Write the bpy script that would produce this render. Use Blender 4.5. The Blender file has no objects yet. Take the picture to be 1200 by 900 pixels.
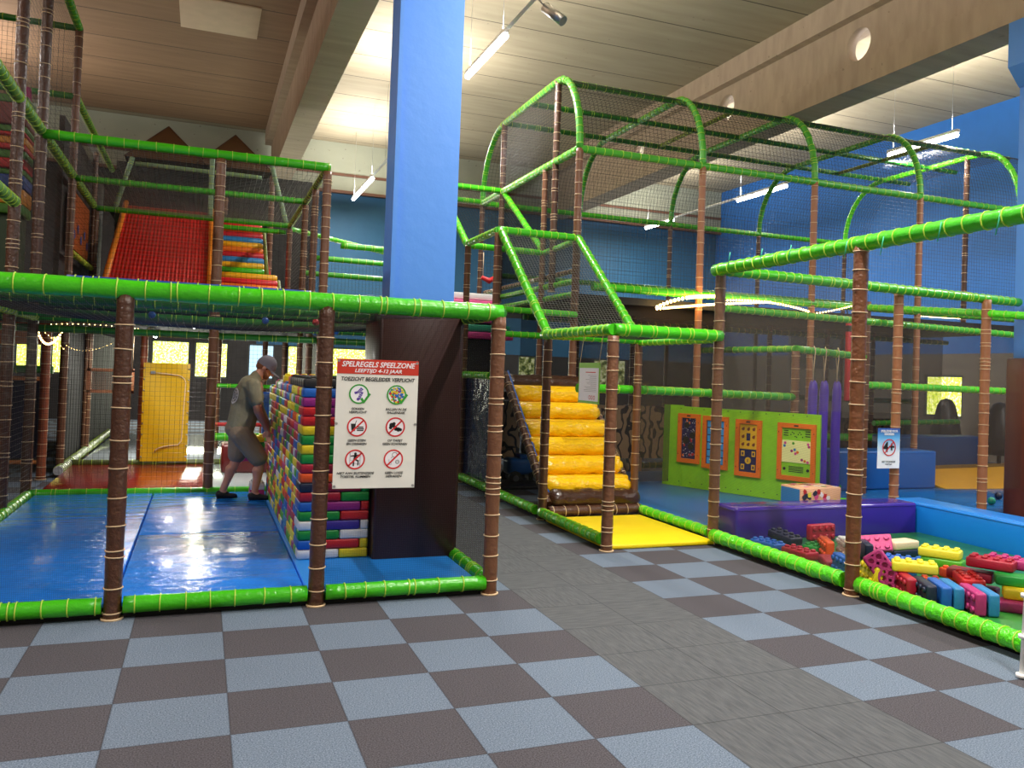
import bpy, bmesh, math, random
from mathutils import Vector, Matrix
random.seed(7)
PI = math.pi
S = bpy.context.scene
col = S.collection

# ------------------------------------------------------------------ camera, world, exposure
YAW, PITCH, ROLL, FPX, PCX, PCY = .3790, .0185, -.0352, 993.26, 633.14, 419.21
CAMP = Vector((.3242, -3.89, 1.6015))
def _axes():
    cy, sy, cp, sp = math.cos(YAW), math.sin(YAW), math.cos(PITCH), math.sin(PITCH)
    f = Vector((sy*cp, cy*cp, sp)); r = Vector((cy, -sy, 0)); d = f.cross(r)
    cr, sr = math.cos(ROLL), math.sin(ROLL)
    return cr*r+sr*d, -sr*r+cr*d, f
RX, DN, FW = _axes()
def at(u, v, x=None, y=None, z=None):
    """point of the place seen at photo pixel (u, v) on the plane x=, y= or z="""
    d = RX*((u-PCX)/FPX)+DN*((v-PCY)/FPX)+FW
    if z is not None: t = (z-CAMP.z)/d.z
    elif y is not None: t = (y-CAMP.y)/d.y
    else: t = (x-CAMP.x)/d.x
    return CAMP+d*t
cam = bpy.data.cameras.new('camera'); camo = bpy.data.objects.new('camera', cam); col.objects.link(camo)
m = Matrix((RX, -DN, -FW)).transposed().to_4x4(); m.translation = CAMP
camo.matrix_world = m
cam.sensor_fit = 'HORIZONTAL'; cam.sensor_width = 36; cam.lens = FPX*36/1200
cam.shift_x = (600-PCX)/1200; cam.shift_y = (PCY-450)/1200
cam.clip_start = .05; cam.clip_end = 200
S.camera = camo
S.view_settings.view_transform = 'Standard'; S.view_settings.look = 'None'
S.view_settings.gamma = 1; S.view_settings.use_curve_mapping = False
S.view_settings.exposure = 0.8
S.cycles.max_bounces = 7; S.cycles.diffuse_bounces = 4; S.cycles.glossy_bounces = 3
S.cycles.transparent_max_bounces = 32; S.cycles.sample_clamp_indirect = 6
S.cycles.caustics_reflective = False; S.cycles.caustics_refractive = False
w = bpy.data.worlds.new('sky'); S.world = w; w.use_nodes = True
w.node_tree.nodes['Background'].inputs[0].default_value = (.75, .85, 1, 1)
w.node_tree.nodes['Background'].inputs[1].default_value = 1.0

# ------------------------------------------------------------------ lamps of the hall
def srgb(h):
    if isinstance(h, str):
        h = h.lstrip('#'); c = [int(h[i:i+2], 16)/255 for i in (0, 2, 4)]
    else: c = h
    return tuple((x/12.92 if x <= .04045 else ((x+.055)/1.055)**2.4) for x in c)
def empty(name, loc=(0, 0, 0), rz=0, label=None, cat=None, group=None):
    o = bpy.data.objects.new(name, None); col.objects.link(o); o.location = loc; o.rotation_euler.z = rz
    o.empty_display_size = .1
    tag(o, label, cat, group)
    return o
def tag(o, label=None, cat=None, group=None, kind=None):
    if label: o['label'] = label
    if cat: o['category'] = cat
    if group: o['group'] = group
    if kind: o['kind'] = kind
    return o
def area(parent, loc, sx, sy, power, color=(1, 1, 1), up=False, name='lamp_light'):
    l = bpy.data.lights.new(name, 'AREA'); l.shape = 'RECTANGLE'; l.size = sx; l.size_y = sy
    l.energy = power; l.color = color
    o = bpy.data.objects.new(name, l); col.objects.link(o); o.location = loc
    if up: o.rotation_euler.x = PI
    o.parent = parent
    return o

# ------------------------------------------------------------------ materials
def mat(name, rgb, rough=.5, bump=0, bscale=20, coat=0, spec=.5, stretch=(1, 1, 1), metal=0, var=0, vscale=4, emit=0, detail=3, dist=.02):
    m = bpy.data.materials.new(name); m.use_nodes = True
    nt = m.node_tree; b = nt.nodes['Principled BSDF']; L = nt.links
    c = srgb(rgb)
    b.inputs['Base Color'].default_value = (*c, 1); b.inputs['Roughness'].default_value = rough
    b.inputs['Metallic'].default_value = metal; b.inputs['Coat Weight'].default_value = coat
    b.inputs['Coat Roughness'].default_value = .12
    b.inputs['Specular IOR Level'].default_value = spec
    tc = nt.nodes.new('ShaderNodeTexCoord'); mp = nt.nodes.new('ShaderNodeMapping'); mp.inputs['Scale'].default_value = stretch
    L.new(tc.outputs['Object'], mp.inputs[0])
    if bump:
        n = nt.nodes.new('ShaderNodeTexNoise'); n.inputs['Scale'].default_value = bscale; n.inputs['Detail'].default_value = detail
        L.new(mp.outputs[0], n.inputs['Vector'])
        bp = nt.nodes.new('ShaderNodeBump'); bp.inputs['Strength'].default_value = bump; bp.inputs['Distance'].default_value = dist
        L.new(n.outputs['Fac'], bp.inputs['Height']); L.new(bp.outputs[0], b.inputs['Normal'])
        if coat: L.new(bp.outputs[0], b.inputs['Coat Normal'])
    if var:
        n2 = nt.nodes.new('ShaderNodeTexNoise'); n2.inputs['Scale'].default_value = vscale; n2.inputs['Detail'].default_value = 4
        L.new(mp.outputs[0], n2.inputs['Vector'])
        r = nt.nodes.new('ShaderNodeMapRange'); r.inputs[1].default_value = .3; r.inputs[2].default_value = .7
        r.inputs[3].default_value = 1-var; r.inputs[4].default_value = 1+var
        L.new(n2.outputs['Fac'], r.inputs[0])
        mx = nt.nodes.new('ShaderNodeMix'); mx.data_type = 'RGBA'; mx.blend_type = 'MULTIPLY'; mx.inputs[0].default_value = 1
        mx.inputs[6].default_value = (*c, 1); L.new(r.outputs[0], mx.inputs[7]); L.new(mx.outputs[2], b.inputs['Base Color'])
    if emit:
        b.inputs['Emission Color'].default_value = (*c, 1); b.inputs['Emission Strength'].default_value = emit
    return m
class NT:
    """tiny node helper"""
    def __init__(s, name):
        s.m = bpy.data.materials.new(name); s.m.use_nodes = True; s.t = s.m.node_tree
        s.b = s.t.nodes['Principled BSDF']; s.tc = s.n('TexCoord'); s.o = s.tc.outputs['Object']
    def n(s, k, **kw):
        x = s.t.nodes.new('ShaderNode'+k)
        for a, v in kw.items(): setattr(x, a, v)
        return x
    def l(s, a, b): s.t.links.new(a, b)
    def math(s, op, a, b=None, c=None):
        x = s.n('Math', operation=op)
        for i, v in enumerate((a, b, c)):
            if v is None: continue
            if isinstance(v, (int, float)): x.inputs[i].default_value = v
            else: s.l(v, x.inputs[i])
        return x.outputs[0]
    def noise(s, scale, stretch=(1, 1, 1), detail=4, vec=None):
        mp = s.n('Mapping'); mp.inputs['Scale'].default_value = stretch; s.l(vec or s.o, mp.inputs[0])
        x = s.n('TexNoise'); x.inputs['Scale'].default_value = scale; x.inputs['Detail'].default_value = detail
        s.l(mp.outputs[0], x.inputs['Vector']); return x.outputs['Fac']
    def mix(s, f, a, b, mode='MIX'):
        x = s.n('Mix', data_type='RGBA', blend_type=mode)
        for i, v in ((0, f), (6, a), (7, b)):
            if isinstance(v, (int, float)): x.inputs[i].default_value = v
            elif isinstance(v, tuple): x.inputs[i].default_value = (*v, 1)
            else: s.l(v, x.inputs[i])
        return x.outputs[2]
    def ramp(s, f, stops):
        x = s.n('ValToRGB'); e = x.color_ramp.elements
        while len(e) < len(stops): e.new(.5)
        for k, (p, c) in enumerate(stops): e[k].position = p; e[k].color = (*c, 1)
        s.l(f, x.inputs[0]); return x.outputs[0]
    def bump(s, h, st=.3, d=.02):
        x = s.n('Bump'); x.inputs['Strength'].default_value = st; x.inputs['Distance'].default_value = d
        s.l(h, x.inputs['Height']); s.l(x.outputs[0], s.b.inputs['Normal']); return x.outputs[0]
    def xyz(s):
        x = s.n('SeparateXYZ'); s.l(s.o, x.inputs[0]); return x.outputs

GREEN = mat('green_vinyl', '#3fb80f', .32, .35, 26, .25)
GREEN_DK = mat('dark_green_vinyl', '#1f7a22', .36, .35, 26, .2)
LIME = mat('lime_vinyl', '#55dc12', .28, .6, 34, .35, dist=.03)
BROWN = mat('brown_vinyl', '#70482f', .42, .45, 30, .15)
BROWN_DK = mat('dark_brown_vinyl', '#4f2f1e', .36, .55, 34, .2)
RUST = mat('rust_vinyl', '#8a4526', .42, .4, 30, .1)
TIE = mat('cream_tie', '#d9bc94', .5)
TIE_G = mat('yellow_green_tie', '#b9d84a', .5)
TIE_T = mat('teal_tie', '#35b58c', .5)
NET = mat('black_net', '#1d1b1a', .45)
NETG = mat('grey_net', '#6f716e', .5)
BLACK = mat('black_board', '#0d0c0d', .7)
BLACK_V = mat('black_vinyl', '#161517', .4, .4, 8)
STEEL = mat('brushed_steel', '#b8b8b8', .3, metal=1)
WHITE = mat('white_paint', '#ececea', .4)
CREAM = mat('cream_foam', '#e8d2b0', .6)
COLS = {'red': '#c31a22', 'maroon': '#8c1430', 'crimson': '#a5122f', 'orange': '#e4541b', 'yellow': '#e0c81c', 'lemon': '#ece03a', 'green': '#0f8a35',
        'lime': '#52a520', 'blue': '#1a5fb8', 'sky blue': '#2c7fb8', 'navy': '#14203c', 'purple': '#8c1c78', 'magenta': '#b02c72',
        'pink': '#dc4f8e', 'white': '#dcdcdc', 'black': '#1f2023', 'violet': '#3d2a92', 'cream': '#ecd3b2', 'teal': '#1a8a6a'}
FOAM = {k: mat('foam_'+k.replace(' ', '_'), v, .45, .15, 60) for k, v in COLS.items()}

def fine_net(name, alpha, rgb='#0b0b0c', cell=.011):
    k = NT(name); k.b.inputs['Base Color'].default_value = (*srgb(rgb), 1); k.b.inputs['Roughness'].default_value = .9; k.b.inputs['Specular IOR Level'].default_value = .1
    tr = k.n('BsdfTransparent'); ms = k.n('MixShader'); k.l(tr.outputs[0], ms.inputs[1]); k.l(k.b.outputs[0], ms.inputs[2])
    x = k.xyz(); f = 2*PI/cell
    a = k.math('SINE', k.math('MULTIPLY', k.math('ADD', x[0], x[1]), f)); b = k.math('SINE', k.math('MULTIPLY', x[2], f))
    g = k.math('MULTIPLY', k.math('MAXIMUM', a, b), .22)
    k.l(k.math('ADD', g, alpha), ms.inputs[0])
    k.l(ms.outputs[0], k.t.nodes['Material Output'].inputs[0]); return k.m
FN = fine_net('fine_black_netting', .30)
FN2 = fine_net('denser_black_netting', .5)
FNL = fine_net('light_grey_netting', .10, '#6a645c')

# ------------------------------------------------------------------ mesh builder
def chain(o):
    mw = Matrix.Identity(4)
    while o is not None: mw = Matrix.Translation(o.location)@Matrix.Rotation(o.rotation_euler.z, 4, 'Z')@mw; o = o.parent
    return mw
class MB:
    def __init__(s): s.v = []; s.f = []; s.mi = []; s.sm = []
    def add(s, vs, fs, mi=0, smooth=False):
        o = len(s.v); s.v += [tuple(x) for x in vs]
        for f in fs: s.f.append(tuple(i+o for i in f)); s.mi.append(mi); s.sm.append(smooth)
        return s
    def box(s, x0, x1, y0, y1, z0, z1, mi=0, M=None):
        vs = [Vector((x, y, z)) for z in (z0, z1) for y in (y0, y1) for x in (x0, x1)]
        if M is not None: vs = [M@v for v in vs]
        return s.add(vs, [(0, 2, 3, 1), (4, 5, 7, 6), (0, 1, 5, 4), (2, 6, 7, 3), (0, 4, 6, 2), (1, 3, 7, 5)], mi)
    def rbox(s, x0, x1, y0, y1, z0, z1, r=.02, seg=2, mi=0, M=None, puff=0, div=0):
        bm = bmesh.new(); bmesh.ops.create_cube(bm, size=1)
        for v in bm.verts: v.co = Vector(((x0+x1)/2+v.co.x*(x1-x0), (y0+y1)/2+v.co.y*(y1-y0), (z0+z1)/2+v.co.z*(z1-z0)))
        bmesh.ops.bevel(bm, geom=bm.edges[:], offset=r, segments=seg, affect='EDGES', profile=.5)
        bm.verts.ensure_lookup_table(); bm.verts.index_update()
        vs = [v.co.copy() for v in bm.verts]
        if M is not None: vs = [M@v for v in vs]
        s.add(vs, [[v.index for v in f.verts] for f in bm.faces], mi, True); bm.free(); return s
    def tube(s, pts, r, n=10, mi=0, caps=True, smooth=True):
        pts = [Vector(p) for p in pts]; N = len(pts); rs = r if isinstance(r, (list, tuple)) else [r]*N
        vs = []; up = None
        for i, p in enumerate(pts):
            t = (pts[min(i+1, N-1)]-pts[max(i-1, 0)])
            if t.length < 1e-9: t = Vector((0, 0, 1))
            t.normalize()
            if up is None:
                a = Vector((0, 0, 1)) if abs(t.z) < .9 else Vector((0, 1, 0))
                up = t.cross(a).normalized()
            else: up = (up-t*up.dot(t)).normalized()
            bn = t.cross(up)
            for k in range(n):
                a = 2*PI*k/n; vs.append(p+(up*math.cos(a)+bn*math.sin(a))*rs[i])
        fs = [(i*n+k, i*n+(k+1) % n, (i+1)*n+(k+1) % n, (i+1)*n+k) for i in range(N-1) for k in range(n)]
        s.add(vs, fs, mi, smooth)
        if caps:
            s.add(vs[:n], [tuple(range(n))[::-1]], mi); s.add(vs[-n:], [tuple(range(n))], mi)
        return s
    def ball(s, c, r, mi=0, n=12, sc=(1, 1, 1), M=None):
        vs = []; fs = []; c = Vector(c); h = n//2
        for i in range(h+1):
            t = PI*i/h
            for k in range(n):
                a = 2*PI*k/n; v = Vector((math.sin(t)*math.cos(a)*sc[0], math.sin(t)*math.sin(a)*sc[1], math.cos(t)*sc[2]))*r
                vs.append(c+(M@v if M is not None else v))
        for i in range(h):
            for k in range(n): fs.append((i*n+k, (i+1)*n+k, (i+1)*n+(k+1) % n, i*n+(k+1) % n))
        return s.add(vs, fs, mi, True)
    def prism(s, poly, y0, y1, mi=0, M=None):
        """poly in x,z extruded along y"""
        n = len(poly); vs = [Vector((x, y0, z)) for x, z in poly]+[Vector((x, y1, z)) for x, z in poly]
        if M is not None: vs = [M@v for v in vs]
        return s.add(vs, [tuple(range(n)), tuple(range(2*n-1, n-1, -1))]+[(i, i+n, (i+1) % n+n, (i+1) % n) for i in range(n)], mi)
    def quad(s, a, b, c, d, mi=0): return s.add([a, b, c, d], [(0, 1, 2, 3)], mi)
    def build(s, name, mats, parent=None, loc=None):
        me = bpy.data.meshes.new(name); me.from_pydata(s.v, [], s.f)
        for x in (mats if isinstance(mats, (list, tuple)) else [mats]): me.materials.append(x)
        me.polygons.foreach_set('material_index', s.mi); me.polygons.foreach_set('use_smooth', s.sm)
        me.update()
        bm = bmesh.new(); bm.from_mesh(me); bmesh.ops.remove_doubles(bm, verts=bm.verts[:], dist=1e-5) if len(s.v) < 4000 else None
        bmesh.ops.recalc_face_normals(bm, faces=bm.faces[:]) if len(s.v) < 20000 else None
        bm.to_mesh(me); bm.free()
        o = bpy.data.objects.new(name, me); col.objects.link(o)
        if loc is not None: o.location = loc
        if parent is not None:
            o.parent = parent
            # geometry is written in world coordinates: bring it under the parent's base
            if loc is None:
                me.transform(chain(parent).inverted())
        return o
def base_at(o, loc):
    """moves the origin of a world-coordinate mesh to loc"""
    loc = Vector(loc); o.data.transform(Matrix.Translation(-loc)); o.location = loc; return o

def ties_along(mb, pts, r, gap=.15, mi=1, wdt=.007, n=10, jit=.03):
    pts = [Vector(p) for p in pts]; d = [0]
    for a, b in zip(pts, pts[1:]): d.append(d[-1]+(b-a).length)
    t = random.uniform(.03, gap)
    while t < d[-1]-.02:
        for i in range(len(pts)-1):
            if d[i] <= t <= d[i+1]:
                u = (pts[i+1]-pts[i]).normalized(); p = pts[i]+u*(t-d[i]); break
        tl = Vector((random.uniform(-.05, .05), random.uniform(-.05, .05), random.uniform(-.05, .05)))
        q = (u+tl).normalized()*wdt/2
        mb.tube([p-q, p+q], r+.0045, n, mi)
        t += gap+random.uniform(-jit, jit) if random.random() > .1 else .04
def post(parent, x, y, z0, z1, r=.05, m=None, gap=.15, name='post', collar=True, top=None):
    b = MB(); p, q = Vector((x, y, z0)), Vector(top or (x, y, z1))
    L = (q-p).length; k = max(3, int(L/.06))
    pts = [p.lerp(q, i/k) for i in range(k+1)]
    b.tube(pts, [r*(1+random.uniform(-.035, .035)) for _ in pts], 12)
    ties_along(b, [p, q], r*1.02, gap, 1, n=12)
    if collar: b.tube([p, p+Vector((0, 0, .012))], r*1.25, 12, 1)
    return b.build(name, [m or BROWN, TIE], parent)
def rail(parent, pts, r=.05, m=None, gap=.14, name='rail', t=None, wob=.015):
    b = MB(); P = []
    pts = [Vector(p) for p in pts]
    for a, c in zip(pts, pts[1:]):
        k = max(2, int((c-a).length/.08))
        P += [a.lerp(c, i/k) for i in range(k)]
    P.append(pts[-1])
    b.tube(P, [r*(1+random.uniform(-wob, wob)*2) for _ in P], 12)
    ties_along(b, pts, r*1.02, gap, 1, n=12)
    return b.build(name, [m or GREEN, t or TIE_G], parent)
def strand(b, p, q, r, sag=0, seg=1):
    p, q = Vector(p), Vector(q)
    pts = [p.lerp(q, i/seg)-Vector((0, 0, sag*4*(i/seg)*(1-i/seg))) for i in range(seg+1)]
    b.tube(pts, r, 3, 0, False, False)
def net(parent, a, b_, c, d, cell=.055, r=.0017, m=None, sag=0, name='net'):
    """square net on the quad a-b-c-d"""
    a, b_, c, d = map(Vector, (a, b_, c, d)); mb = MB(); sg = 6 if sag else 1
    nu = max(2, round(max((b_-a).length, (c-d).length)/cell)); nv = max(2, round(max((d-a).length, (c-b_).length)/cell))
    def P(u, v): 
        p = a.lerp(b_, u).lerp(d.lerp(c, u), v)
        return p-Vector((0, 0, sag*16*u*(1-u)*v*(1-v)))
    for i in range(nu+1):
        u = i/nu; mb.tube([P(u, j/sg) for j in range(sg+1)], r, 3, 0, False, False)
    for j in range(nv+1):
        v = j/nv; mb.tube([P(i/sg, v) for i in range(sg+1)], r, 3, 0, False, False)
    return mb.build(name, m or NET, parent)
def sheet(parent, pts, m, name, thick=.004):
    pts = [Vector(p) for p in pts]; n = (pts[1]-pts[0]).cross(pts[2]-pts[0]).normalized()*thick/2
    k = len(pts); b = MB()
    b.add([p-n for p in pts]+[p+n for p in pts], [tuple(range(k))[::-1], tuple(range(k, 2*k))]+[(i, (i+1) % k, (i+1) % k+k, i+k) for i in range(k)])
    return b.build(name, m, parent)
def fsheet(parent, pts, m=None, name='fine_net'):
    pts = [Vector(p) for p in pts]
    return MB().add(pts, [tuple(range(len(pts)))]).build(name, m or FN, parent)
def text(s, size, M, m, parent, name='lettering', bold=.0, shear=0, sx=1, align='CENTER', depth=.0006, width=None):
    c = bpy.data.curves.new(name, 'FONT'); c.body = s; c.size = size; c.align_x = align; c.align_y = 'CENTER'
    c.offset = bold; c.shear = shear; c.extrude = depth; c.resolution_u = 2
    o = bpy.data.objects.new('tmp', c); col.objects.link(o)
    dg = bpy.context.evaluated_depsgraph_get(); me = bpy.data.meshes.new_from_object(o.evaluated_get(dg))
    bpy.data.objects.remove(o); me.name = name
    if width:
        xs_ = [v.co.x for v in me.vertices]; sx = width/(max(xs_)-min(xs_))
    me.transform(M@Matrix.Diagonal((sx, 1, 1, 1))); me.materials.clear(); me.materials.append(m)
    q = bpy.data.objects.new(name, me); col.objects.link(q)
    if parent is not None:
        q.parent = parent
        me.transform(chain(parent).inverted())
    return q
def struct(o): o['kind'] = 'structure'; return o

# ------------------------------------------------------------------ the hall
XL, XR, YB, YF, ZC = -9., 16.6, 21., -7., 8.0
# carpet tiles
k = NT('carpet_tiles'); x = k.xyz(); k.b.inputs['Roughness'].default_value = .95; k.b.inputs['Specular IOR Level'].default_value = .15
fx = k.math('FLOOR', k.math('MULTIPLY', x[0], 2)); fy = k.math('FLOOR', k.math('MULTIPLY', x[1], 2))
par = k.math('FLOORED_MODULO', k.math('ADD', fx, fy), 2)
cmb = k.n('CombineXYZ'); k.l(fx, cmb.inputs[0]); k.l(fy, cmb.inputs[1])
wn = k.n('TexWhiteNoise', noise_dimensions='3D'); k.l(cmb.outputs[0], wn.inputs[0])
spk0 = k.noise(150, detail=3); spk = k.math('MULTIPLY_ADD', k.math('SUBTRACT', spk0, .5), 2.2, .5)
light = k.mix(spk, srgb('#3e4b5b'), srgb('#8391a3')); dark = k.mix(spk, srgb('#343236'), srgb('#5f5c62'))
chk = k.mix(par, light, dark)
chk = k.mix(k.math('MULTIPLY', wn.outputs['Value'], .10), chk, srgb('#3c3c40'))
st1 = k.noise(7, (1, 9, 1), 5); st2 = k.noise(7, (9, 1, 1), 5)
stk = k.mix(k.math('GREATER_THAN', wn.outputs['Value'], .35), st1, st2)
path = k.mix(stk, srgb('#2c2e33'), srgb('#6f7275')); path = k.mix(k.math('MULTIPLY', spk, .5), path, srgb('#55585b'))
inp = k.math('MULTIPLY', k.math('GREATER_THAN', x[0], 2.5), k.math('LESS_THAN', x[0], 3.5))
c1 = k.mix(inp, chk, path)
def edge(v):
    f = k.math('FRACT', k.math('MULTIPLY', v, 2)); return k.math('MINIMUM', f, k.math('SUBTRACT', 1, f))
e = k.math('MINIMUM', edge(x[0]), edge(x[1]))
c1 = k.mix(k.math('MULTIPLY', k.math('LESS_THAN', e, .008), .45), c1, srgb('#222226'))
k.l(c1, k.b.inputs['Base Color']); k.bump(spk, .25, .004)
CARPET = k.m
struct(MB().box(XL, XR, YF, YB, -.2, 0).build('floor', CARPET))
# concrete ceiling slabs
def concrete(name, a, b, joint=True):
    k = NT(name); x = k.xyz(); k.b.inputs['Roughness'].default_value = .8
    n = k.noise(1.6, (.5, 3.5, 1), 6); c = k.mix(n, srgb(a), srgb(b))
    n2 = k.noise(.45, (1, 1, 1), 3); c = k.mix(k.math('MULTIPLY', n2, .45), c, srgb(a))
    pit = k.math('GREATER_THAN', k.noise(9, detail=1), .76); c = k.mix(k.math('MULTIPLY', pit, .35), c, srgb('#4a4038'))
    if joint:
        f = k.math('FRACT', k.math('DIVIDE', k.math('ADD', x[1], -14.93), 1.372)); e = k.math('MINIMUM', f, k.math('SUBTRACT', 1, f))
        c = k.mix(k.math('MULTIPLY', k.math('LESS_THAN', e, .012), .75), c, srgb('#2a2118'))
    k.l(c, k.b.inputs['Base Color']); k.bump(n, .2, .02); return k.m
CONC = concrete('concrete_slabs', '#8f826a', '#b8ac8f'); CONC_L = concrete('warm_lit_slabs', '#7c5c43', '#a68464')  # left bay slabs are browner: warm light painted into the concrete colour
BEAM = concrete('beam_concrete', '#a08a74', '#d2bda4', False); BAND = concrete('lintel_concrete', '#8d917f', '#b9bca6', False)
b = MB(); b.box(XL, 1.95, YF, 20.4, ZC, ZC+.2, 1); b.box(1.95, XR, YF, 20.4, ZC, ZC+.2, 0); b.box(XL, XR, 20.4, YB+.2, ZC, ZC+.2, 0)
struct(b.build('ceiling', [CONC, CONC_L]))
WBLUE = mat('blue_wall_paint', '#2a72c4', .6, .1, 12, var=.04); WDARK = mat('dark_grey_wall', '#3a3836', .8, var=.2, vscale=2)
WBACK = mat('teal_blue_wall', '#2d668a', .6, .1, 12, var=.04)
# back wall: dark base with a strip of low windows, blue above, concrete band under the ceiling
wins = [(-4.1, -3.5), (-3.3, -2.9), (-.95, 0.0), (.12, .5), (.75, .98), (1.5, 2.2), (2.55, 3.05), (3.4, 5.05), (7.9, 8.5), (8.7, 9.0), (9.5, 10.1), (10.3, 10.6), (11.2, 11.6), (12.1, 12.7), (12.85, 13.3)]
WZ0, WZ1 = 1.15, 2.15
b = MB(); xs = XL
for a, c in wins:
    b.box(xs, a, YB, YB+.3, WZ0, WZ1, 0); xs = c
b.box(xs, XR, YB, YB+.3, WZ0, WZ1, 0)
b.box(XL, XR, YB, YB+.3, 0, WZ0, 0); b.box(XL, 1.7, YB, YB+.3, WZ1, 6.6, 0); b.box(1.7, XR, YB, YB+.3, WZ1, 6.6, 1)
b.box(XL, XR, YB-.25, YB+.3, 6.6, 8, 2); b.box(XL, XR, YB-.3, YB-.2, 7.05, 7.12, 3); b.box(XL, XR, YB-.33, YB-.2, 6.55, 6.63, 3)
struct(b.build('wall_back', [WDARK, WBACK, BAND, mat('rust_band', '#6d4a38', .7)]))
k = NT('hedge_outside'); k.b.inputs['Roughness'].default_value = .9
nz = k.noise(14, detail=6); k.l(k.ramp(nz, [(.3, srgb('#6f8a1c')), (.5, srgb('#d6e23c')), (.7, srgb('#f6f7b0'))]), k.b.inputs['Base Color'])
HEDGE = k.m
# the windows look out on a sunlit hedge: daylit glass
k = NT('daylit_glass'); nz = k.noise(22, detail=6); em = k.n('Emission')
k.l(k.ramp(nz, [(.32, srgb('#8fae2a')), (.5, srgb('#e8f04a')), (.66, srgb('#fbfbd0'))]), em.inputs[0]); em.inputs[1].default_value = 3.0
k.l(em.outputs[0], k.t.nodes['Material Output'].inputs[0]); DAYG = k.m
k = NT('daylit_blue_glass'); em = k.n('Emission'); em.inputs[0].default_value = (*srgb('#a8cbe6'), 1); em.inputs[1].default_value = 1.2
k.l(em.outputs[0], k.t.nodes['Material Output'].inputs[0]); DAYB = k.m
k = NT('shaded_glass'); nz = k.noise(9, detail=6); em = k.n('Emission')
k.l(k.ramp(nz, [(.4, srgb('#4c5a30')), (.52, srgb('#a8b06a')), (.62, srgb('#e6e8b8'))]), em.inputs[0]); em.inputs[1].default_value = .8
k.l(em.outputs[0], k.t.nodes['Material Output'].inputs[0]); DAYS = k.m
for i, (a, c) in enumerate(wins):
    f = struct(MB().box(a, c, YB+.02, YB+.1, WZ0, WZ0+.05).box(a, c, YB+.02, YB+.1, WZ1-.05, WZ1).box(a, a+.04, YB+.02, YB+.1, WZ0, WZ1).box(c-.04, c, YB+.02, YB+.1, WZ0, WZ1).build('window_%d' % (i+1), mat('window_frame', '#55605e', .5)))
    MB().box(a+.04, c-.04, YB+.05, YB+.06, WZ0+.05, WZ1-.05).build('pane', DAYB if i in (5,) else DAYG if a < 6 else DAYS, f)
# right wall (blue) with a window strip
b = MB(); w0, w1 = at(1128, 460, x=XR).y, at(1083, 460, x=XR).y
b.box(XR, XR+.3, YF, YB+.3, 0, .9, 0); b.box(XR, XR+.3, YF, w0, .9, 1.9, 0); b.box(XR, XR+.3, w1, YB+.3, .9, 1.9, 0); b.box(XR, XR+.3, YF, YB+.3, 1.9, 2.4, 0)
b.box(XR, XR+.3, YF, YB+.3, 2.4, 8, 1)
struct(b.build('wall_right', [mat('greige_wall', '#7a736a', .8), WBLUE]))
for (xa, xb, pw) in ((-1, 1, 80), (1.4, 3.1, 55), (3.4, 5.05, 80), (7.9, 9, 20), (11.2, 13.3, 30)):
    l = area(None, ((xa+xb)/2, YB-.05, 1.65), xb-xa, .9, pw, (1, 1, .82), name='window_daylight'); l.rotation_euler = (-PI/2, 0, 0)
f = struct(MB().box(XR+.02, XR+.1, w0, w1, .9, .95).box(XR+.02, XR+.1, w0, w1, 1.85, 1.9).box(XR+.02, XR+.1, w0, w0+.05, .9, 1.9).box(XR+.02, XR+.1, w1-.05, w1, .9, 1.9).build('window_16', mat('window_frame', '#55605e', .5)))
MB().box(XR+.05, XR+.06, w0+.05, w1-.05, .95, 1.85).build('pane', DAYG, f)
struct(MB().box(XL-.3, XL, YF, YB+.3, 0, 8).build('wall_left', WDARK))
struct(MB().box(XL-.3, XR+.3, YF-.3, YF, 0, 8).build('wall_front', mat('pale_wall', '#b8b0a4', .8)))
# beams with flanges; the right one has round openings in its web
def beam(x0, x1, holes, name='ceiling_beam', zb=6.42):
    bm = MB(); y0, y1 = YF, 20.4
    bm.box(x0, x1, y0, y1, zb, zb+.42); bm.box(x0-.12, x1+.12, y0, y1, ZC-.42, ZC)
    wx0, wx1 = x0+.05, x0+.23; z0, z1 = zb+.42, ZC-.42; R = .27; zc = zb+.73
    ys = y0
    for yc in holes:
        bm.box(wx0, wx1, ys, yc-.35, z0, z1)
        n = 24; ring = [(yc+R*math.cos(2*PI*i/n), zc+R*math.sin(2*PI*i/n)) for i in range(n)]
        def sq(a):
            c, s_ = math.cos(a), math.sin(a); kk = 1/max(abs(c), abs(s_)); yy = yc+.35*c*kk
            zz = zc+(z1-zc if s_ > 0 else zc-z0)*s_*kk; return yy, zz
        outer = [sq(2*PI*i/n) for i in range(n)]
        for xx in (wx0, wx1):
            bm.add([(xx, a, c) for a, c in ring]+[(xx, a, c) for a, c in outer], [(i, (i+1) % n, (i+1) % n+n, i+n) for i in range(n)])
        bm.add([(wx0, a, c) for a, c in ring]+[(wx1, a, c) for a, c in ring], [(i, (i+1) % n, (i+1) % n+n, i+n) for i in range(n)], 0, True)
        ys = yc+.35
    bm.box(wx0, wx1, ys, y1, z0, z1)
    return struct(bm.build(name, BEAM))
beam(1.8, 2.29, []); beam(10.0, 10.6, [7.0, 10.75, 14.5])
beam(-6.9, -6.4, [])
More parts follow.
